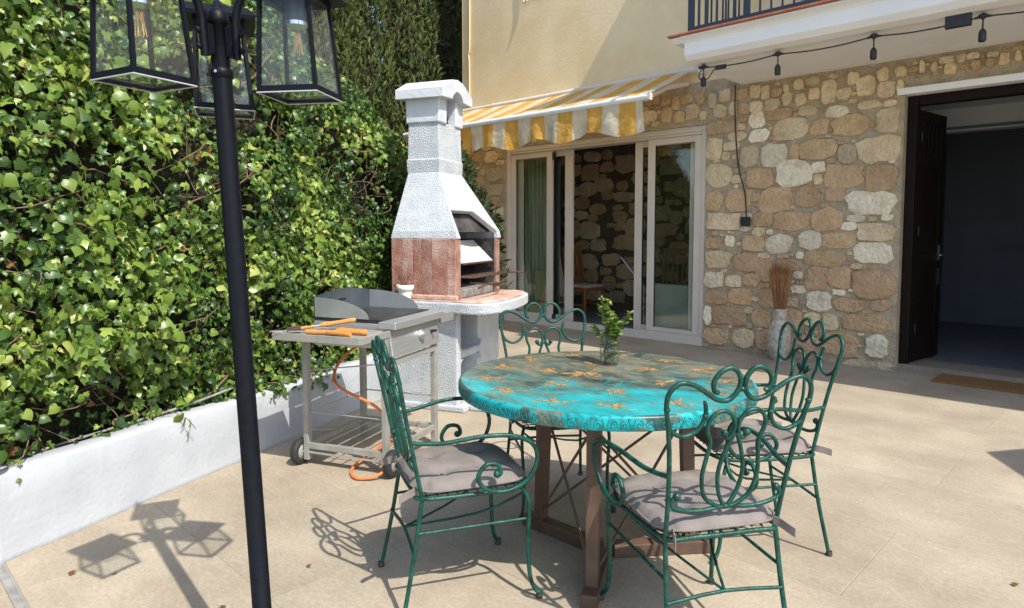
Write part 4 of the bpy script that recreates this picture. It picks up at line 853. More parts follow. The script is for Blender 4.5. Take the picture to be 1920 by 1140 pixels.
def lantern(dirv, zb, name_label, hh=.26):
    d = dirv.normalized(); s = Vector((-d.y, d.x, 0)); rot = Matrix(((d.x, s.x, 0), (d.y, s.y, 0), (0, 0, 1))).to_4x4()
    # arm: bracket on the post, rising goose neck to the lantern roof
    arm = lpb(MB().box((.024, -.012, zb+.105), (.042, .012, zb+.18), rot), 'bracket', M['blackmetal'])
    arc_ = [Vector((.046, 0, zb+.10)), Vector((.048, 0, zb+.16)), Vector((.05, 0, zb+.20)), Vector((.065, 0, zb+.245)), Vector((.10, 0, zb+.275)), Vector((RAD-.04, 0, zb+hh+.03)), Vector((RAD, 0, zb+hh+.03))]
    lpb(MB().tube([rot @ p for p in arc_], .0105, 10, 5), 'arm', M['blackmetal'], lp)
    for z in (.12, .16): lpb(MB().ball(rot @ Vector((.062, 0, zb+z)), .008, 8), 'thumb_screw', M['blackmetal'])
    T = lambda x, y, z: tuple(rot @ Vector((RAD+x, y, zb+z)))
    wb, wt = .078, .066; fr_ = .009
    # roof
    rfm = MB(); ring = lambda w, z: [T(-w, -w, z), T(w, -w, z), T(w, w, z), T(-w, w, z)]
    rfm.loft([ring(wt+.030, hh-.012), ring(wt+.032, hh-.002), ring(wt+.012, hh+.022), ring(.02, hh+.034)]); body = lpb(rfm, 'lantern_roof', M['blackmetal'])
    fm = MB(); cor = [(-1, -1), (1, -1), (1, 1), (-1, 1)]
    for (a, b) in cor:
        fm.loft([[T(a*w+da, b*w+db, z) for da, db in ((-fr_ if a > 0 else 0, -fr_ if b > 0 else 0), (0 if a > 0 else fr_, -fr_ if b > 0 else 0), (0 if a > 0 else fr_, 0 if b > 0 else fr_), (-fr_ if a > 0 else 0, 0 if b > 0 else fr_))] for w, z in ((wb, .014), (wt, hh-.012))])
    for i in range(4):
        a, b = cor[i], cor[(i+1) % 4]
        for (z0, z1, w) in ((0, .014, wb), (hh-.026, hh-.0125, wt+.001)):
            o0 = [T(a[0]*w, a[1]*w, z0), T(b[0]*w, b[1]*w, z0), T(b[0]*(w-fr_), b[1]*(w-fr_), z0), T(a[0]*(w-fr_), a[1]*(w-fr_), z0)]
            o1 = [T(a[0]*w, a[1]*w, z1), T(b[0]*w, b[1]*w, z1), T(b[0]*(w-fr_), b[1]*(w-fr_), z1), T(a[0]*(w-fr_), a[1]*(w-fr_), z1)]
            fm.loft([o0, o1])
    lpb(fm, 'lantern_frame', M['blackmetal'])
    for i in range(4):
        a, b = cor[i], cor[(i+1) % 4]; q = .0045
        def pp_(c, w, z): return T(c[0]*(w-q) if True else 0, c[1]*(w-q), z)
        pm_ = MB(); k = fr_*.9
        def along(c0, c1, w, z, t):
            p, q2 = Vector(pp_(c0, w, z)), Vector(pp_(c1, w, z)); return tuple(p.lerp(q2, t))
        e0 = k/(2*wb); e1 = k/(2*wt)
        pm_.add([along(a, b, wb, .014, e0), along(a, b, wb, .014, 1-e0), along(a, b, wt, hh-.026, 1-e1), along(a, b, wt, hh-.026, e1)], [(0, 1, 2, 3)])
        lpb(pm_, 'pane', M['lampglass'])
    bt = MB(); w = wb-fr_; bt.add([T(-w, -w, .004), T(w, -w, .004), T(w, w, .004), T(-w, w, .004)], [(0, 1, 2, 3)]); lpb(bt, 'bottom_pane', M['lampglass'])
    rim = MB()
    for i in range(4):
        a, b = cor[i], cor[(i+1) % 4]; rim.tube([T(a[0]*wb, a[1]*wb, -.0022), T(b[0]*wb, b[1]*wb, -.0022)], .0018, 6, 1)
    lpb(rim, 'bottom_rim', M['rimgrey'])
    c = Vector(T(0, 0, 0))
    lpb(MB().lathe([(.026, hh-.075), (.026, hh-.02)], 18, c), 'lamp_holder', M['navy'])
    lpb(MB().lathe([(.027, hh-.085), (.027, hh-.0755)], 18, c, capt=True), 'holder_ring', M['chrome'])
    bl = lpb(MB().lathe([(.013, hh-.085), (.018, hh-.10), (.029, hh-.135), (.030, hh-.155), (.022, hh-.178), (.006, hh-.189), (.001, hh-.19)], 18, c, capb=False), 'bulb', M['bulb'])
    fl = MB()
    for i in range(6): a_ = i*math.pi/3; fl.tube([c+Vector((.006*math.cos(a_), .006*math.sin(a_), hh-.10)), c+Vector((.012*math.cos(a_+.3), .012*math.sin(a_+.3), hh-.155))], .0011, 4, 1)
    lpb(fl, 'filament', M['filament'], bl)
def ldir(deg): a = R(deg); return camF*math.cos(a)+camR*math.sin(a)
lantern(ldir(-22), 1.69, ''); lantern(ldir(99), 1.69, ''); lantern(ldir(-152), 1.692, '')

# ================================================================== TABLE
TC = Vector((-1.69, 2.31, 0)); TR, TZ, TT = .62, .728, .056
tb = thing('round_table', 'round turquoise painted table with gold flowers on brown iron legs', 'table', TC)
top = MB().lathe([(.002, TZ-TT+.002), (TR-.012, TZ-TT+.001)], 96, capb=False).lathe([(TR-.012, TZ-.0015), (.002, TZ-.001)], 96, capb=False).build('table_top', M['tabletop'], tb)
MB().lathe([(TR-.0125, TZ-TT), (TR-.002, TZ-TT+.002), (TR, TZ-TT+.006), (TR, TZ-.012), (TR-.003, TZ-.004), (TR-.0125, TZ-.0012)], 128, capb=False).build('rim', M['tablerim'], tb)
sc = MB(); NS = 44
for i in range(NS):
    a0 = 2*math.pi*i/NS
    for sg in (-1, 1):
        pts = []
        for k in range(22):
            t = k/21; r_ = .016*(1-t*.85); an = sg*t*4.2*math.pi/1.5+math.pi/2
            u = sg*.018+r_*math.cos(an); w = -.004+r_*math.sin(an); aa = a0+u/TR
            pts.append(((TR+.0005)*math.cos(aa), (TR+.0005)*math.sin(aa), TZ-TT/2+w))
        sc.tube(pts, .0014, 4, 1)
    aa = a0+math.pi/NS
    sc.tube([((TR+.0005)*math.cos(aa-.02), (TR+.0005)*math.sin(aa-.02), TZ-.012), ((TR+.0005)*math.cos(aa), (TR+.0005)*math.sin(aa), TZ-TT+.008), ((TR+.0005)*math.cos(aa+.02), (TR+.0005)*math.sin(aa+.02), TZ-.012)], .0013, 4, 4)
tag(sc.build('rim_scrollwork', M['rimline'], tb), kind='stuff')
def flower_mesh(seed):
    rg = random.Random(seed); mb = MB(); np_ = 5
    for i in range(np_):
        a = 2*math.pi*i/np_+rg.uniform(-.6, .6); L = rg.uniform(.022, .066); w = rg.uniform(.005, .014)
        pts = [(0, 0), (.35*L, -w), (.8*L, -w*.8), (L, 0), (.8*L, w*.9), (.35*L, w)]
        ca, sa = math.cos(a), math.sin(a); mb.prism([(x*ca-y*sa, x*sa+y*ca) for x, y in pts], .0001+.00015*i, .0007+.00015*i)
    for i in range(3):
        a = rg.uniform(0, 6.28); mb.tube([(0, 0, .0006), (.05*math.cos(a), .05*math.sin(a), .0006), (.095*math.cos(a+.3), .095*math.sin(a+.3), .0006)], .0022, 4, 3, flat=.4)
    return mb
fpos = [(-.10, -.02)]
for i in range(6): fpos.append((.26*math.cos(i*math.pi/3+.3), .26*math.sin(i*math.pi/3+.3)))
for i in range(13): fpos.append((.49*math.cos(i*2*math.pi/13+.1), .49*math.sin(i*2*math.pi/13+.1)))
fme = [flower_mesh(i).mesh('gold_flower') for i in range(4)]
for me in fme: me.materials.append(M['gold'])
for i, (x, y) in enumerate(fpos):
    o = bpy.data.objects.new('gold_flower', fme[i % 4]); COL.objects.link(o); o.parent = tb; o.location = (x, y, TZ-.0012); o.rotation_euler = (0, 0, i*1.9); o.scale = (1.15, 1.15, 1) if i else (1.6, 1.6, 1)
# tripod: three legs joined to a three armed foot, rods crossing between them
tc = Vector((-1.605, 2.215, 0))-TC
legs = [Vector((-1.965, 2.215, 0))-TC, Vector((-1.445, 1.915, 0))-TC, Vector((-1.375, 2.49, 0))-TC]
for q in legs:
    d = (q-tc).normalized(); rz = math.atan2(d.y, d.x); L = (q-tc).length
    mt_ = Matrix.Translation(tc) @ Matrix.Rotation(rz, 4, 'Z')
    MB().loft([[mt_ @ Vector((L-.022, -.022, .03)), mt_ @ Vector((L+.022, -.022, .03)), mt_ @ Vector((L+.022, .022, .03)), mt_ @ Vector((L-.022, .022, .03))], [mt_ @ Vector((L-.05, -.026, TZ-TT)), mt_ @ Vector((L+.0, -.026, TZ-TT)), mt_ @ Vector((L+.0, .026, TZ-TT)), mt_ @ Vector((L-.05, .026, TZ-TT))]]).build('leg', M['tablebrown'], tb)
    bev(B('foot_beam', (.03, -.03, .0), (L+.085, .03, .055), M['tablebrown'], tb, 0, mt_), .004)
for i in range(3):
    a, b = legs[i], legs[(i+1) % 3]
    MB().tube([a+Vector((0, 0, .64)), b+Vector((0, 0, .08))], .006, 6, 1).tube([b+Vector((0, 0, .64)), a+Vector((0, 0, .08))], .006, 6, 1).build('cross_rod', M['tablebrown'], tb)
# glass of sprigs on the table
gv = thing('sprig_glass', 'clear glass of leafy green sprigs standing on the turquoise table', 'vase', Vector((-1.825, 2.535, TZ)))
MB().lathe([(.041, .0), (.044, .004), (.047, .15), (.0455, .15), (.0425, .010), (.0405, .008)], 28, capb=True).build('tumbler', M['clear'], gv)
MB().lathe([(.0400, .0095), (.0425, .09)], 24, capt=True).build('water', M['clear'], gv)

def leaf_arrays(pts, nrm, tip, size, var, shape):
    """one leaf polygon fan for each point, as arrays"""
    pts = np.asarray(pts); N = len(pts); nrm = nrm/np.linalg.norm(nrm, axis=1)[:, None]
    tip = tip-nrm*np.sum(tip*nrm, 1)[:, None]; tip = tip/(np.linalg.norm(tip, axis=1)[:, None]+1e-9); side = np.cross(tip, nrm)
    sh = np.asarray(shape); K_ = len(sh)
    V = pts[:, None, :]+size[:, None, None]*(sh[None, :, 0, None]*side[:, None, :]+sh[None, :, 1, None]*tip[:, None, :]+sh[None, :, 2, None]*nrm[:, None, :])
    return V.reshape(-1, 3), K_
def fan_mesh(name, V, K_, N, var, m, fan):
    fan = np.asarray(fan); F = (np.arange(N)[:, None, None]*K_+fan[None]).reshape(-1, fan.shape[1]); nf_, k = F.shape
    me = bpy.data.meshes.new(name); me.vertices.add(len(V)); me.vertices.foreach_set('co', V.ravel().astype('f4'))
    me.loops.add(nf_*k); me.loops.foreach_set('vertex_index', F.ravel().astype('i4')); me.polygons.add(nf_); me.polygons.foreach_set('loop_start', (np.arange(nf_)*k).astype('i4'))
    me.update(calc_edges=True); me.polygons.foreach_set('use_smooth', np.ones(nf_, bool)); at = me.attributes.new('leafvar', 'FLOAT', 'POINT'); at.data.foreach_set('value', np.repeat(var, K_).astype('f4')); me.materials.append(m); me.validate(); return me
def linkmesh(name, me, parent=None, loc=None):
    o = bpy.data.objects.new(name, me); COL.objects.link(o); o.parent = parent
    if loc is not None: o.location = loc
    return o
OV = [(0, 0, 0), (.22, .18, -.04), (.3, .5, -.05), (.18, .82, -.03), (0, 1, -.06), (-.18, .82, -.03), (-.3, .5, -.05), (-.22, .18, -.04), (0, .5, .05)]
OVF = [(i, (i+1) % 8, 8) for i in range(8)]
rs = np.random.RandomState(3)
stems = MB(); P_, N_, T_, S_, Vr = [], [], [], [], []
for i in range(9):
    a = i*2*math.pi/9+.4; r1 = .02+.018*(i % 3); h = [.30, .24, .20, .27, .18, .31, .22, .17, .25][i]; sd_ = camR*(-.035 if i < 5 else .045)
    base = Vector((.02*math.cos(a), .02*math.sin(a), .012)); tipv = Vector((r1*1.5*math.cos(a), r1*1.5*math.sin(a), h))+sd_*1.0
    mid = base.lerp(tipv, .5)*1.0+Vector((0, 0, .02)); mid.x *= .7; mid.y *= .7
    cur = catmull([base, mid, tipv], 8); stems.tube([base, mid, tipv], .0018, 5, 6)
    for j, p in enumerate(cur):
        if p.z < .03: continue
        for k in range(5 if p.z > .12 else 2):
            an = rs.rand()*6.28; out = Vector((math.cos(an), math.sin(an), .55)); P_.append(p); T_.append(out); N_.append(Vector((-.2*math.cos(an), -.2*math.sin(an), 1))+Vector(rs.randn(3)*.3)); S_.append(rs.uniform(.018, .036)*(.7 if j > 13 else 1)); Vr.append(np.clip(.25+.6*p.z/.3+rs.randn()*.16, 0, 1))
stems.build('stems', M['twig'], gv)
V, K_ = leaf_arrays(P_, np.array([list(v) for v in N_]), np.array([list(v) for v in T_]), np.array(S_), None, OV)
tag(linkmesh('leaves', fan_mesh('leaves', V, K_, len(P_), np.array(Vr), M['sprig'], OVF), gv), kind='stuff')

# ================================================================== CHAIRS
def backpt(u, z): return Vector((u, -.19-(z-.42)*.20, z))
def build_chair():
    t = thing('garden_chair', 'x', 'chair')
    G = M['irongreen']
    fr_ = [(-.19, -.19), (-.215, 0), (-.215, .12), (-.17, .205), (0, .225), (.17, .205), (.215, .12), (.215, 0), (.19, -.19), (.10, -.205), (-.10, -.205)]
    MB().tube([(x, y, .42) for x, y in fr_], .008, 8, 5, closed=True).build('seat_frame', G, t)
    ms = MB()
    for i in range(11): y = -.17+i*.036; ms.tube([(-.20, y, .424), (.20, y, .424)], .0028, 5, 1)
    for i in range(11): x = -.18+i*.036; ms.tube([(x, -.19, .426), (x, .20, .426)], .0028, 5, 1)
    ms.build('seat_mesh', G, t)
    for s in (-1, 1):
        f = MB().tube([(.20*s, .175, .42), (.215*s, .20, .36), (.207*s, .20, .20), (.209*s, .21, .07), (.222*s, .235, .02), (.232*s, .248, .022)], .0082, 8, 6).build('leg', G, t)
        MB().lathe([(.013, 0), (.014, .008), (.011, .018)], 10, (.226*s, .238, .0)).build('foot', M['footrust'], f)
        r_ = MB().tube([(.19*s, -.19, .42), (.198*s, -.222, .22), (.213*s, -.265, .01)], .0082, 8, 5).build('leg', G, t)
        MB().lathe([(.013, 0), (.014, .008), (.011, .02)], 10, (.2135*s, -.266, .0)).build('foot', M['footrust'], r_)
        P = lambda lst: [backpt(u*s, z) for u, z in lst]
        MB().tube(P([(.19, .42), (.195, .54), (.207, .68), (.224, .79), (.236, .85), (.230, .893), (.198, .918), (.152, .908), (.108, .880), (.074, .860), (.040, .858), (.013, .885), (.010, .925), (.037, .955), (.072, .948), (.094, .918), (.090, .890), (.076, .882)]), .0076, 8, 6).build('back_post', G, t)
        MB().tube(P([(.229, .81), (.212, .772), (.172, .752), (.130, .768), (.108, .806), (.112, .846), (.118, .858)]), [.007]*5+[.0045], 8, 5).build('shoulder_hook', G, t)
        ly = MB().tube(P([(.040, .752), (.026, .735), (.010, .752), (.008, .788), (.030, .818), (.064, .822), (.091, .798), (.094, .764), (.080, .722), (.088, .668), (.093, .610), (.076, .548), (.034, .515), (.004, .507)]), .0068, 8, 5)
        ly.ball(backpt(.037*s, .752), .0125, 8); ly.build('back_scroll', G, t)
        MB().tube(P([(.004, .752), (.028, .69), (.041, .625), (.030, .558), (.004, .507)]), .0066, 8, 5).build('back_splat', G, t)
        rl = MB().tube(P([(.170, .556), (.184, .544), (.178, .524), (.14, .508), (.09, .502), (.04, .506), (.0, .512)]), .007, 8, 5); rl.ball(backpt(.168*s, .558), .013, 8); rl.build('back_rail', G, t)
        ar = MB().tube([(.2*s, -.232, .625), (.232*s, -.13, .622), (.262*s, .0, .640), (.276*s, .11, .636), (.272*s, .19, .598), (.262*s, .212, .53), (.252*s, .18, .462), (.247*s, .11, .430), (.245*s, .035, .440), (.247*s, -.004, .486), (.249*s, .022, .532), (.250*s, .066, .530), (.250*s, .078, .500), (.250*s, .062, .488)], .0082, 8, 6)
        ar.ball((.250*s, .064, .496), .013, 8); ar.build('arm', G, t)
        MB().tube([(.209*s, .197, .30), (.196*s, -.205, .30)], .006, 6, 1).build('stretcher', G, t)
    for (u, z) in ((.108, .812), (.233, .84), (-.108, .812), (-.233, .84), (0, .89), (0, .51)): MB().ball(backpt(u, z), .0105, 8, (1, 1, .8)).build('weld_collar', G, t)
    MB().tube([(-.199, -.225, .235), (0, -.215, .245), (.199, -.225, .235)], .0065, 6, 3).build('stretcher', G, t)
    MB().tube([(.207, .19, .40), (.10, .05, .30), (0, -.215, .245)], .005, 6, 3).tube([(-.207, .19, .40), (-.10, .05, .30), (0, -.215, .245)], .005, 6, 3).build('brace', G, t)
    return t
def build_cushion():
    t = thing('seat_cushion', 'x', 'cushion')
    n = 34; w0, d0 = .215, .215; mb = MB(); vs = []; idx = {}
    tuft = [(-.09, -.09), (.09, -.09), (-.09, .09), (.09, .09)]
    def prof(u, v): # u,v in -1..1
        e = max(abs(u), abs(v)); r = (abs(u)**6+abs(v)**6)**(1/6); return max(0, 1-r**7)**.5
    rg = random.Random(2)
    for side in (1, -1):
        for j in range(n+1):
            for i in range(n+1):
                u = -1+2*i/n; v = -1+2*j/n; k = max(abs(u), abs(v)); rr = (abs(u)**5+abs(v)**5)**.2
                sx = u*(k/rr if rr else 1)*w0*(1+.03*(-v)*-1); sy = v*(k/rr if rr else 1)*d0
                p = prof(u, v)
                z = p*.036+(.004*math.sin(9*u+3*v)+.004*math.sin(7*v-4*u))*p*.5
                for (tx, ty) in tuft:
                    q = ((sx-tx)**2+(sy-ty)**2)**.5; z -= .022*math.exp(-(q/.036)**2)
                z -= .004*p*(math.exp(-((sx-.09)/.012)**2)+math.exp(-((sx+.09)/.012)**2)+math.exp(-((sy-.09)/.012)**2)+math.exp(-((sy+.09)/.012)**2))
                if side < 0: z = p*.018
                # radial puckers along the edge
                z += .0015*math.sin(40*(math.atan2(sy, sx)))*min(1, p*1.5)*(k**4)
                vs.append((sx, sy, side*z))
    fs = []; m_ = n+1
    for j in range(n):
        for i in range(n):
            a = j*m_+i; fs.append((a, a+1, a+m_+1, a+m_)); b = a+m_*m_; fs.append((b+m_, b+m_+1, b+1, b))
    mb.add(vs, fs, True); mb.build('pad', M['taupe'], t)
    pip = []
    for k in range(64):
        a = 2*math.pi*k/64; ca, sa = math.cos(a), math.sin(a); q = (abs(ca)**5+abs(sa)**5)**(-.2); pip.append((ca*q*w0*1.0, sa*q*d0*1.0, 0))
    MB().tube(pip, .0042, 6, 1, closed=True).build('piping', M['taupe'], t)
    for (tx, ty) in tuft: MB().ball((tx, ty, .017), .007, 8, (1, 1, .5)).build('button', M['taupe'], t)
    for s in (-1, 1):
        st_ = MB(); a = Vector((.17*s, -.205, 0)); pth = [a, a+Vector((.012*s, -.02, -.003)), a+Vector((.02*s, -.045, -.009)), a+Vector((.03*s, -.068, -.016))]
        P = catmull(pth, 4); v2 = []
        for p in P: v2 += [(p.x, p.y, p.z-.014), (p.x+.003, p.y, p.z-.014), (p.x+.003, p.y, p.z+.014), (p.x, p.y, p.z+.014)]
        st_.loft([v2[i*4:i*4+4] for i in range(len(P))]); st_.build('tie_strap', M['taupe'], t)
    return t
ch0 = build_chair(); cu0 = build_cushion()
CH = [((-1.895, 1.665), 65, 'green wrought iron armchair left of the table beside the grill trolley', 'taupe seat cushion on the armchair beside the grill trolley'),
      ((-1.10, 2.00), 148, 'green wrought iron armchair in the right foreground with its back to the camera', 'taupe seat cushion on the right foreground armchair turned away from the camera'),
      ((-1.27, 2.79), 231, 'green wrought iron armchair right of the table nearest the front door', 'taupe seat cushion on the armchair nearest the front door'),
      ((-2.16, 2.545), -35, 'green wrought iron armchair behind the table in front of the sliding door', 'taupe seat cushion on the armchair behind the table')]
for i, ((x, y), ang, la, lc) in enumerate(CH):
    c = ch0 if i == 0 else copy_tree(ch0); c.location = (x, y, 0); c.rotation_euler = (0, 0, R(ang-90)); tag(c, la, 'chair', 'garden chairs around the table')
    if i == 3: continue          # no cushion can be seen on the chair behind the table
    k = cu0 if i == 0 else copy_tree(cu0); k.location = (x, y, .447) ; k.rotation_euler = (0, 0, R(ang-90)); tag(k, lc, 'cushion', 'seat cushions on the garden chairs')

# ================================================================== BY THE WALL
vz = thing('floor_vase', 'mottled white ceramic vase of dried reeds against the stone wall', 'vase', (-2.83, 6.93, 0))
MB().lathe([(.075, 0), (.085, .02), (.10, .06), (.125, .16), (.13, .26), (.115, .36), (.085, .43), (.072, .46), (.078, .49), (.07, .56), (.078, .585), (.068, .585), (.062, .50)], 26).build('body', M['vase'], vz)
for z in (.10, .40, .475): MB().lathe([(.0 if False else (.112 if z < .2 else .102 if z < .45 else .078), z-.006), ((.122 if z < .2 else .108 if z < .45 else .083), z), ((.116 if z < .2 else .096 if z < .45 else .078), z+.008)], 26, capb=False).build('band', M['vase'], vz)
vz.scale = (.92, .92, .92)
rg = random.Random(8); reeds = MB()
for i in range(150):
    a = rg.uniform(0, 6.28); r0 = .05*math.sqrt(rg.random()); k = rg.uniform(1.4, 2.5); L = rg.uniform(.5, .64)
    reeds.tube([(r0*math.cos(a), r0*math.sin(a)*.8, .5), (r0*k*.9*math.cos(a), r0*k*.7*math.sin(a), .5+L*.55), (r0*k*1.25*math.cos(a)+rg.uniform(-.015, .015), r0*k*math.sin(a)*.8, .5+L)], [.0028, .0025, .0045, .001], 4, 3)
reeds.build('dried_reeds', M['reed'], vz)
dm = thing('doormat', 'flat brown coir doormat in front of the open front door', 'doormat', (-.85, 7.02, 0))
bev(B('mat', (-.58, -.165, .0), (.75, .245, .018), M['coir'], dm), .005)

# ---- things inside the room
def wood_chair(loc, rz, label):
    c = thing('wooden_chair', label, 'chair', loc, rz, 'wooden chairs inside the room'); Wd = M['chairwood']
    for sx in (-1, 1):
        B('leg', (sx*.2-.02, .17, 0), (sx*.2+.02, .21, .45), Wd, c, .004)
        MB().loft([[(sx*.19-.02, -.24, 0), (sx*.19+.02, -.24, 0), (sx*.19+.02, -.20, 0), (sx*.19-.02, -.20, 0)], [(sx*.19-.02, -.20, .45), (sx*.19+.02, -.20, .45), (sx*.19+.02, -.16, .45), (sx*.19-.02, -.16, .45)], [(sx*.19-.018, -.30, 1.05), (sx*.19+.018, -.30, 1.05), (sx*.19+.018, -.265, 1.05), (sx*.19-.018, -.265, 1.05)]]).build('leg', Wd, c)
        B('stretcher', (sx*.2-.01, -.19, .18), (sx*.2+.01, .18, .21), Wd, c)
    B('seat_rail', (-.215, -.2, .40), (.215, .215, .455), Wd, c, .004); B('seat_pad', (-.21, -.19, .456), (.21, .21, .50), M['cushion_in'], c, .015)
    for i in range(5): x = -.14+i*.07; MB().loft([[(x-.012, -.19, .5), (x+.012, -.19, .5), (x+.012, -.175, .5), (x-.012, -.175, .5)], [(x-.012, -.285, 1.0), (x+.012, -.285, 1.0), (x+.012, -.27, 1.0), (x-.012, -.27, 1.0)]]).build('back_slat', Wd, c)
    B('top_rail', (-.21, -.305, .97), (.21, -.26, 1.07), Wd, c, .006)
wood_chair((-6.35, 8.15, .03), R(-95), 'wooden chair with pale seat seen through the open sliding door')
wood_chair((-4.85, 8.25, .03), R(200), 'wooden slat back chair behind the right hand glass door')
def curtain(name, x0, x1, y, m, label, folds):
    mb = MB(); n = 90; vs = []; 
    for z in (.06, 1.2, 2.42):
        for i in range(n+1): s = i/n; vs.append((x0+(x1-x0)*s-x0, .035*math.sin(s*folds*6.28)+.01*math.sin(s*folds*2.1+z), z))
    fs = [(r*(n+1)+i, r*(n+1)+i+1, (r+1)*(n+1)+i+1, (r+1)*(n+1)+i) for r in range(2) for i in range(n)]
    mb.add(vs, fs, True); o = mb.build(name, m, None, loc=(x0, y, 0)); so = o.modifiers.new('thickness', 'SOLIDIFY'); so.thickness = .003; return tag(o, label, 'curtain')
curtain('curtain', -7.15, -6.45, WY+.30, M['curtain'], 'sage green curtain gathered behind the left glass door', 9)
curtain('curtain', -4.12, -3.93, WY+.40, M['curtainw'], 'pale curtain gathered at the right edge of the sliding door', 4)
wl_ = thing('wicker_lantern', 'cream lattice lantern on the floor behind the left glass door', 'lantern', (-6.52, WY+.24, .03))
lt = MB()
for i in range(6):
    x = -.12+i*.048
    for y in (-.06, .06): lt.box((x-.006, y-.004, .30), (x+.006, y+.004, .72))
for i in range(9):
    z = .30+i*.052
    for y in (-.06, .06): lt.box((-.126, y-.0065, z-.006), (.126, y+.0065, z+.006))
lt.build('lattice', M['wicker'], wl_); B('paper_core', (-.115, -.05, .30), (.115, .05, .71), M['wicker'], wl_); B('stand', (-.10, -.05, 0), (.10, .05, .299), M['chairwood'], wl_)
sf = thing('sofa', 'pale low sofa behind the right hand glass door', 'sofa', (-4.3, 7.85, .03))
B('seat', (-.55, -.10, .0), (.45, .6, .36), M['curtainw'], sf, .04); B('backrest', (-.55, -.25, .0), (.45, -.102, .62), M['curtainw'], sf, .04)
fs_ = thing('folding_stand', 'thin metal folding stand inside the open sliding door', 'stand', (-5.15, 7.75, .03))
MB().tube([(-.25, 0, .95), (.12, .02, .55)], .008, 6, 1).build('rod', M['chrome'], fs_); MB().tube([(.12, .02, .55), (.12, .02, .0)], .010, 6, 1).build('pole', M['steel'], fs_); MB().tube([(.12, .02, .30), (-.18, .05, .0)], .006, 6, 1).tube([(.12, .02, .30), (.30, .15, .0)], .006, 6, 1).tube([(.12, .02, .3), (.15, -.22, .0)], .006, 6, 1).build('tripod', M['steel'], fs_)

# ---- parasol outside the frame to the right, whose canopy shades the floor
pcx = Vector((-.722, 4.829, 0))+Vector((.992, -.126, 0))*(2.25/math.tan(SUN_EL))
ps = thing('parasol', 'square cream parasol standing right of the terrace outside the view', 'parasol', (pcx.x+1.45, pcx.y-.08, 0))
e1 = Vector((.17, .261, 0)).normalized(); e2 = Vector((.248, -.393, 0)).normalized()
q0 = pcx-Vector(ps.location); q0.z = 0
c4 = [q0, q0+e1*1.9, q0+e1*1.9+e2*1.9, q0+e2*1.9]; cc = sum(c4, Vector())/4
cn = MB(); cn.add([(p.x, p.y, 2.25) for p in c4]+[(cc.x, cc.y, 2.75)], [(0, 1, 4), (1, 2, 4), (2, 3, 4), (3, 0, 4)])
o = cn.build('canopy', M['canvas'], ps); o.modifiers.new('t', 'SOLIDIFY').thickness = .004
MB().tube([(cc.x, cc.y, 0), (cc.x, cc.y, 2.78)], .022, 10, 1).build('pole', M['steel'], ps); MB().lathe([(.28, 0), (.28, .05), (.05, .08), (.03, .3)], 24, (cc.x, cc.y, 0)).build('base', M['ash'], ps)
for p in c4: MB().tube([(p.x, p.y, 2.24), (cc.x, cc.y, 2.72)], .008, 6, 1).build('rib', M['steel'], ps)

# ================================================================== IVY HEDGE
IV = [(0, 0, 0), (.26, -.13, -.03), (.50, .08, -.10), (.34, .30, -.02), (.43, .56, -.09), (.18, .58, -.01), (0, 1.0, -.12), (-.18, .58, -.01), (-.43, .56, -.09), (-.34, .30, -.02), (-.50, .08, -.10), (-.26, -.13, -.03), (0, .33, .06)]
IV2 = [(0, 0, 0), (.24, -.10, -.06), (.44, .10, -.16), (.46, .30, -.14), (.36, .52, -.10), (.20, .72, -.10), (0, .98, -.2), (-.20, .72, -.03), (-.36, .52, -.02), (-.46, .30, -.04), (-.44, .10, -.07), (-.24, -.10, -.03), (0, .36, .07)]
IV3 = [(0, 0, 0), (.18, -.06, .03), (.38, .12, .08), (.30, .30, .06), (.26, .50, .0), (.14, .66, -.03), (.04, .95, -.16), (-.14, .62, -.04), (-.32, .50, -.10), (-.30, .28, -.06), (-.42, .04, -.14), (-.2, -.10, -.05), (0, .33, -.05)]
IVF = [(i, (i+1) % 12, 12) for i in range(12)]
hd = thing('ivy_hedge', 'tall hedge of glossy green ivy behind the white planter wall', 'hedge', P0-Bv*.13, DANG)
# local: x along the planter, y away from the terrace, z up
rs = np.random.RandomState(12)
def vnoise(p, f, seed):
    """smooth value noise on arrays"""
    q = p*f+seed*17.3; i = np.floor(q).astype(int); fr = q-i; fr = fr*fr*(3-2*fr)
    def h(a): 
        n = (a[..., 0]*374761393+a[..., 1]*668265263+seed*974711) & 0x7fffffff; n = ((n ^ (n >> 13))*1274126177) & 0x7fffffff; return (n & 0xffff)/65535.
    e = lambda dx, dy: h(i+np.array([dx, dy]))
    return (e(0, 0)*(1-fr[..., 0])+e(1, 0)*fr[..., 0])*(1-fr[..., 1])+(e(0, 1)*(1-fr[..., 0])+e(1, 1)*fr[..., 0])*fr[..., 1]
def htop(s): return np.interp(s, [-3, 1.4, 2.1, 2.6, 3.1, 3.5, 3.9], [3.0, 2.95, 2.80, 2.66, 2.48, 2.30, 2.10])+.10*(vnoise(np.stack([s, s*0], -1), 4, 5)-.5)
def hedge_y(s, z):   # surface position (negative y is towards the terrace)
    p = np.stack([s, z], -1); t = htop(s); k = np.clip((z-(t-.35))/.35, 0, 1)
    yy = .10-.20*vnoise(p, 1.5, 2)-.12*vnoise(p, 3.7, 3)-.05*vnoise(p, 8.5, 4)+.45*k**2.5
    yy -= .05*np.clip((.50-z)/.2, 0, 1)*(s > .3)
    return yy
N = 36000
s = rs.uniform(-1.6, 3.9, N); z = rs.rand(N)**.95*(htop(s)-.30)+.30
near = rs.rand(N)
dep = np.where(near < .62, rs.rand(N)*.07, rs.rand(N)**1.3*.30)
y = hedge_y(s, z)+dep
p2 = np.stack([s, z], -1)
gap = vnoise(p2, 2.6, 9)*.6+vnoise(p2, 6.5, 8)*.4
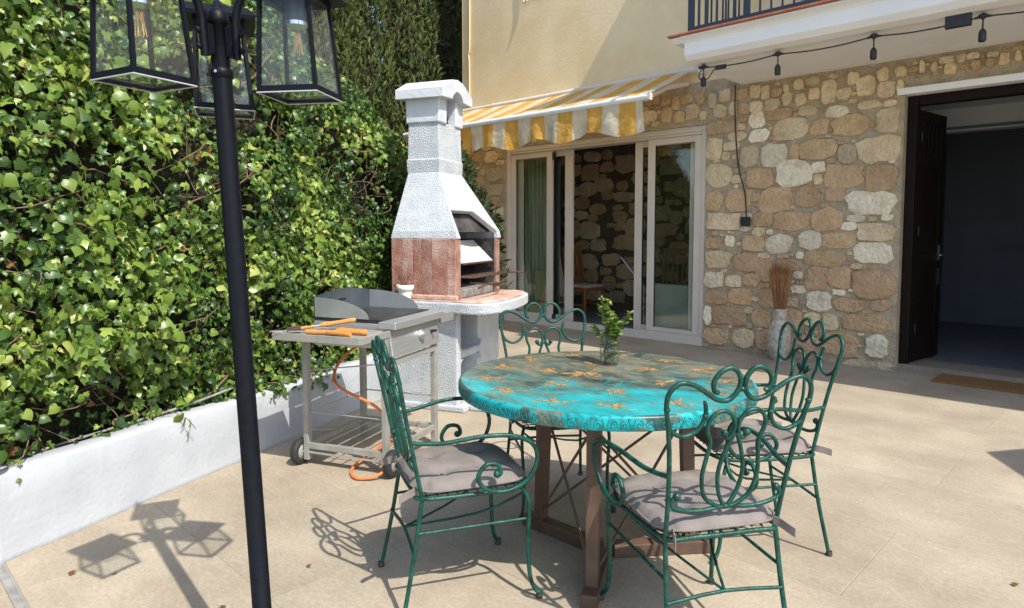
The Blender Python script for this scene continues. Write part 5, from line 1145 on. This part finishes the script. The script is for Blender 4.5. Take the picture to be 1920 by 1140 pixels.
keep = (gap > .37) | (rs.rand(N) < .25)
# bare woody zone low and to the left, as in a clipped old hedge
s, z, y, dep, gap = s[keep], z[keep], y[keep], dep[keep], gap[keep]; N = len(s)
# surface slope so that leaves follow bulges
eps = .03; dys = (hedge_y(s+eps, z)-hedge_y(s-eps, z))/(2*eps); dyz = (hedge_y(s, z+eps)-hedge_y(s, z-eps))/(2*eps)
nr = np.stack([dys*.6, -np.ones(N), dyz*.4+.35], -1)+rs.randn(N, 3)*.58
tipd = np.stack([rs.randn(N)*.85, np.full(N, -.15)+rs.randn(N)*.3, -np.ones(N)*.9], -1)
clus = vnoise(p2[keep], 3.2, 21)
size = (.023+.046*rs.rand(N)**1.7)*(.72+.55*clus)
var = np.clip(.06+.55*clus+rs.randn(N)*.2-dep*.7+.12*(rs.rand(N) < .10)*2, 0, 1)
pos = np.stack([s, y, z], -1)
# the 300 leaves that show largest: the outermost ones nearest the camera
camloc = np.array(list(Matrix.Rotation(-DANG, 3, 'Z') @ (Vector((0, 0, CH if False else 1.35))-Vector(hd.location))))
dist = np.linalg.norm(pos-camloc, axis=1); app = size/dist-(dep > .05)*1.0
inview = (s > .05) & (s < 3.4) & (z < 2.5)
order = np.argsort(-(app+inview*1.0)); solo = order[:300]; rest = order[300:]
curl = lambda sh, k: [(x, y, z*k-.25*max(0, abs(k)-1)*(y-.4)**2) for x, y, z in sh]
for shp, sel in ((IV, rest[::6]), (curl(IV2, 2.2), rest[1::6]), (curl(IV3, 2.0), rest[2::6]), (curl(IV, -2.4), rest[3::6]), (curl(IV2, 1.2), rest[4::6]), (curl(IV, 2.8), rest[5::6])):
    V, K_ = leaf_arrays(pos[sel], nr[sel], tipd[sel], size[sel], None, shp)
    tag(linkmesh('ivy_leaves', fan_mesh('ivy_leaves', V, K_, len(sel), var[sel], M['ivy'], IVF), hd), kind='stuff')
lv = []
for k in range(8):
    V, K_ = leaf_arrays(np.zeros((1, 3)), np.array([[0, 0, 1.]]), np.array([[0, 1., 0]]), np.ones(1), None, np.array((IV, IV2, IV3)[k % 3])*np.array([1+.1*math.sin(k*2), 1, 1]))
    lv.append(fan_mesh('leaf', V, K_, 1, np.array([.12+.11*k]), M['ivy'], IVF))
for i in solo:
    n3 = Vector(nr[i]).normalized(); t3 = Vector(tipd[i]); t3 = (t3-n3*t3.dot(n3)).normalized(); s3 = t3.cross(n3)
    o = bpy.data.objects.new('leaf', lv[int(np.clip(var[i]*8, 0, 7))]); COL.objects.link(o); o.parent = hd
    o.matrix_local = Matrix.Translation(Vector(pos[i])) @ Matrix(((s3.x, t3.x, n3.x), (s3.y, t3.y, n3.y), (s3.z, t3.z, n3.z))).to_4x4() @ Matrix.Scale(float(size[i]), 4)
# dry leaves caught in the twigs
nd = 500; sd2 = rs.uniform(-1, 3.8, nd); zd = rs.uniform(.35, 2.6, nd); yd = hedge_y(sd2, zd)+rs.uniform(.03, .16, nd)
V, K_ = leaf_arrays(np.stack([sd2, yd, zd], -1), rs.randn(nd, 3)+np.array([0, -.8, 0]), rs.randn(nd, 3), rs.uniform(.025, .055, nd), None, IV)
tag(linkmesh('dry_leaves', fan_mesh('dry_leaves', V, K_, nd, rs.rand(nd), M['dry'], IVF), hd), kind='stuff')
# twigs and runners
tw = MB(); rg = random.Random(4)
for i in range(430):
    a = rg.uniform(-1.3, 3.7); zz = rg.uniform(.35, 2.6); L = rg.uniform(.2, .65); an = rg.uniform(0, 6.28); pts = []
    for k in range(5):
        sx = a+L*(k/4-.5)*math.cos(an)+rg.uniform(-.02, .02); sz = zz+L*(k/4-.5)*math.sin(an)*.7+rg.uniform(-.025, .025)
        yy = float(hedge_y(np.array([sx]), np.array([sz]))[0])+rg.uniform(.0, .11); pts.append((sx, yy, sz))
    r0 = rg.choice([.002, .003, .003, .0045, .008 if i % 9 == 0 else .003]); tw.tube(pts, [r0, r0, r0*.7, r0*.4], 5, 2)
tag(tw.build('twigs', M['twig'], hd), kind='stuff')
# a few runners hanging over the planter edge
for (sx, L) in ((.86, .1),):
    MB().tube([(sx, .0, .40), (sx+.02, -.10, .40), (sx+.05, -.17, .36), (sx+.09, -.18, .36-L*.6)], .002, 5, 4).build('runner', M['twig'], hd)
    for j in range(3):
        o = bpy.data.objects.new('leaf', lv[4+j]); COL.objects.link(o); o.parent = hd; o.location = (sx+.03+.02*j, -.14-.015*j, .385-.02*j); o.rotation_euler = (R(70+10*j), R(170+20*j), R(20*j)); o.scale = (.065, .065, .065)
# dark backing sheet of the hedge, interior shade put into its colour
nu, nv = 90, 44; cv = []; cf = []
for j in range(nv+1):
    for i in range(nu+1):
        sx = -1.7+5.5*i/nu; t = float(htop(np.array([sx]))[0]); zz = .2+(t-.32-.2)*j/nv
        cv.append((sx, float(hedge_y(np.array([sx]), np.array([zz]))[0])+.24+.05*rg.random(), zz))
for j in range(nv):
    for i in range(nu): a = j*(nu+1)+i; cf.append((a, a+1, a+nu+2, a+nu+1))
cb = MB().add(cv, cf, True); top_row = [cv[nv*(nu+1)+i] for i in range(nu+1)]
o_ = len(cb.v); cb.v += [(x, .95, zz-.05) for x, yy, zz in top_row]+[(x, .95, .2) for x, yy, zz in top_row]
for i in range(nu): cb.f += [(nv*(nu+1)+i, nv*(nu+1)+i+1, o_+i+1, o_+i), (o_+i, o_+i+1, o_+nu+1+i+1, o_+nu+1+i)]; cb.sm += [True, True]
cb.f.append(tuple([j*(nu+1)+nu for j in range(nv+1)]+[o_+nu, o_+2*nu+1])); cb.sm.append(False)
cb.build('shade_core', M['hedgecore'], hd)

# ================================================================== TREES
SP = [(0, 0, 0), (.10, .3, .02), (.13, .62, 0), (0, 1, -.04), (-.13, .62, 0), (-.10, .3, .02), (0, .5, .06)]
SPF = [(i, (i+1) % 6, 6) for i in range(6)]
def conifer(name, loc, h, rad, N, label, seed, m, base=.25, droop=.9, sz=(.07, .16), lumps=.5, zmin=0.0):
    rs = np.random.RandomState(seed); t = thing(name, label, 'tree', loc, 0, 'conifers behind the hedge')
    MB().tube([(0, 0, -.1), (.03, .02, h*.4), (0, 0, h*.95)], [.16*rad, .11*rad, .02], 8, 4).build('trunk', M['bark'], t)
    u = zmin/h+(1-zmin/h)*rs.rand(N); a = rs.rand(N)*6.283
    prof = np.interp(u, [0, .06, .3, .6, .85, 1], [.55, .8, 1, .86, .5, .04])
    l1 = vnoise(np.stack([a*1.9, u*h*1.3], -1), 1.0, seed); l2 = vnoise(np.stack([a*5, u*h*3.2], -1), 1.0, seed+3)
    r = rad*prof*(1-lumps*.55*l1-lumps*.35*l2)*(1-.35*rs.rand(N)**2.2)
    pos = np.stack([r*np.cos(a), r*np.sin(a), base+u*(h-base)], -1)
    rd = np.stack([np.cos(a), np.sin(a), 0*a], -1); tip = rd*.5+np.array([0, 0, droop])+rs.randn(N, 3)*.33; nr = rd+rs.randn(N, 3)*.5
    var = np.clip(.55-.5*l2+rs.randn(N)*.2, 0, 1)
    V, K_ = leaf_arrays(pos, nr, tip, rs.uniform(*sz, N), None, SP)
    o = linkmesh('crown', fan_mesh('crown', V, K_, N, var, m, SPF), t)
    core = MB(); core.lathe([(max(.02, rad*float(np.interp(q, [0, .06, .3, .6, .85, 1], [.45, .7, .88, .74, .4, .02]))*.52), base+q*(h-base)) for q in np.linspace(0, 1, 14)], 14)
    core.build('shade_core', M['hedgecore'], t)  # dark core with the shade inside the crown put into its colour
conifer('cypress_tree', (-8.05, 4.55, 0), 8.2, .80, 15000, 'tall cypress nearest the lamp post, left of the chimney', 1, M['cypress'], zmin=1.5)
conifer('cypress_tree', (-8.75, 5.55, 0), 8.8, .85, 15000, 'tall cypress rising directly behind the chimney cap', 2, M['cypress'], zmin=1.5)
conifer('cypress_tree', (-9.2, 4.2, 0), 8.5, .9, 9000, 'tall cypress half hidden between the two nearest cypresses', 3, M['cypress'], zmin=1.5)
conifer('cypress_tree', (-7.3, 3.2, 0), 7.6, .75, 9000, 'tall cypress behind the right hand lantern', 4, M['cypress'], zmin=1.5)
conifer('cypress_tree', (-8.95, 6.7, 0), 8.6, .72, 11000, 'tall slim cypress just left of the sky gap', 14, M['cypress'], zmin=1.5)
conifer('pine_tree', (-10.3, 8.75, 0), 7.8, 1.15, 6500, 'dark open conifer with sky gaps beside the house corner', 5, M['pine'], droop=.1, sz=(.12, .26), lumps=.95, zmin=.6)
conifer('cypress_tree', (-10.2, 6.6, 0), 4.6, 1.0, 8000, 'lower dark conifer at the foot of the house corner', 9, M['cypress'], lumps=.6)

conifer('garden_shrub', (-5.9, 4.85, 0), 2.5, .85, 9000, 'dense dark shrub hidden behind the barbecue, mirrored in the glass door', 21, M['pine'], base=.05, droop=.4, lumps=.3)
# a few fallen leaves on the paving
for i, (x, y, sc_) in enumerate(((-3.02, .62, .03), (-2.71, .55, .022), (-2.35, .95, .026), (-2.9, .75, .02), (-.35, 3.1, .025), (-2.4, 1.3, .02))):
    o = bpy.data.objects.new('fallen_leaf', lv[0].copy()); o.data.materials.clear(); o.data.materials.append(M['dry']); COL.objects.link(o); o.location = (x, y, .008); o.rotation_euler = (R(12), R(8), i*1.3); o.scale = (sc_,)*3
    tag(o, ('tiny dry brown leaf nearest the drain strip at bottom left', 'tiny dry brown leaf at the bottom edge left of the lamp post', 'tiny dry brown leaf between the lamp post and the chair shadow', 'tiny dry brown leaf beside the left lantern shadow', 'tiny dry brown leaf on open paving right of the chairs', 'tiny dry brown leaf by the shadow of the left chair back')[i], 'leaf', 'fallen leaves on the paving')
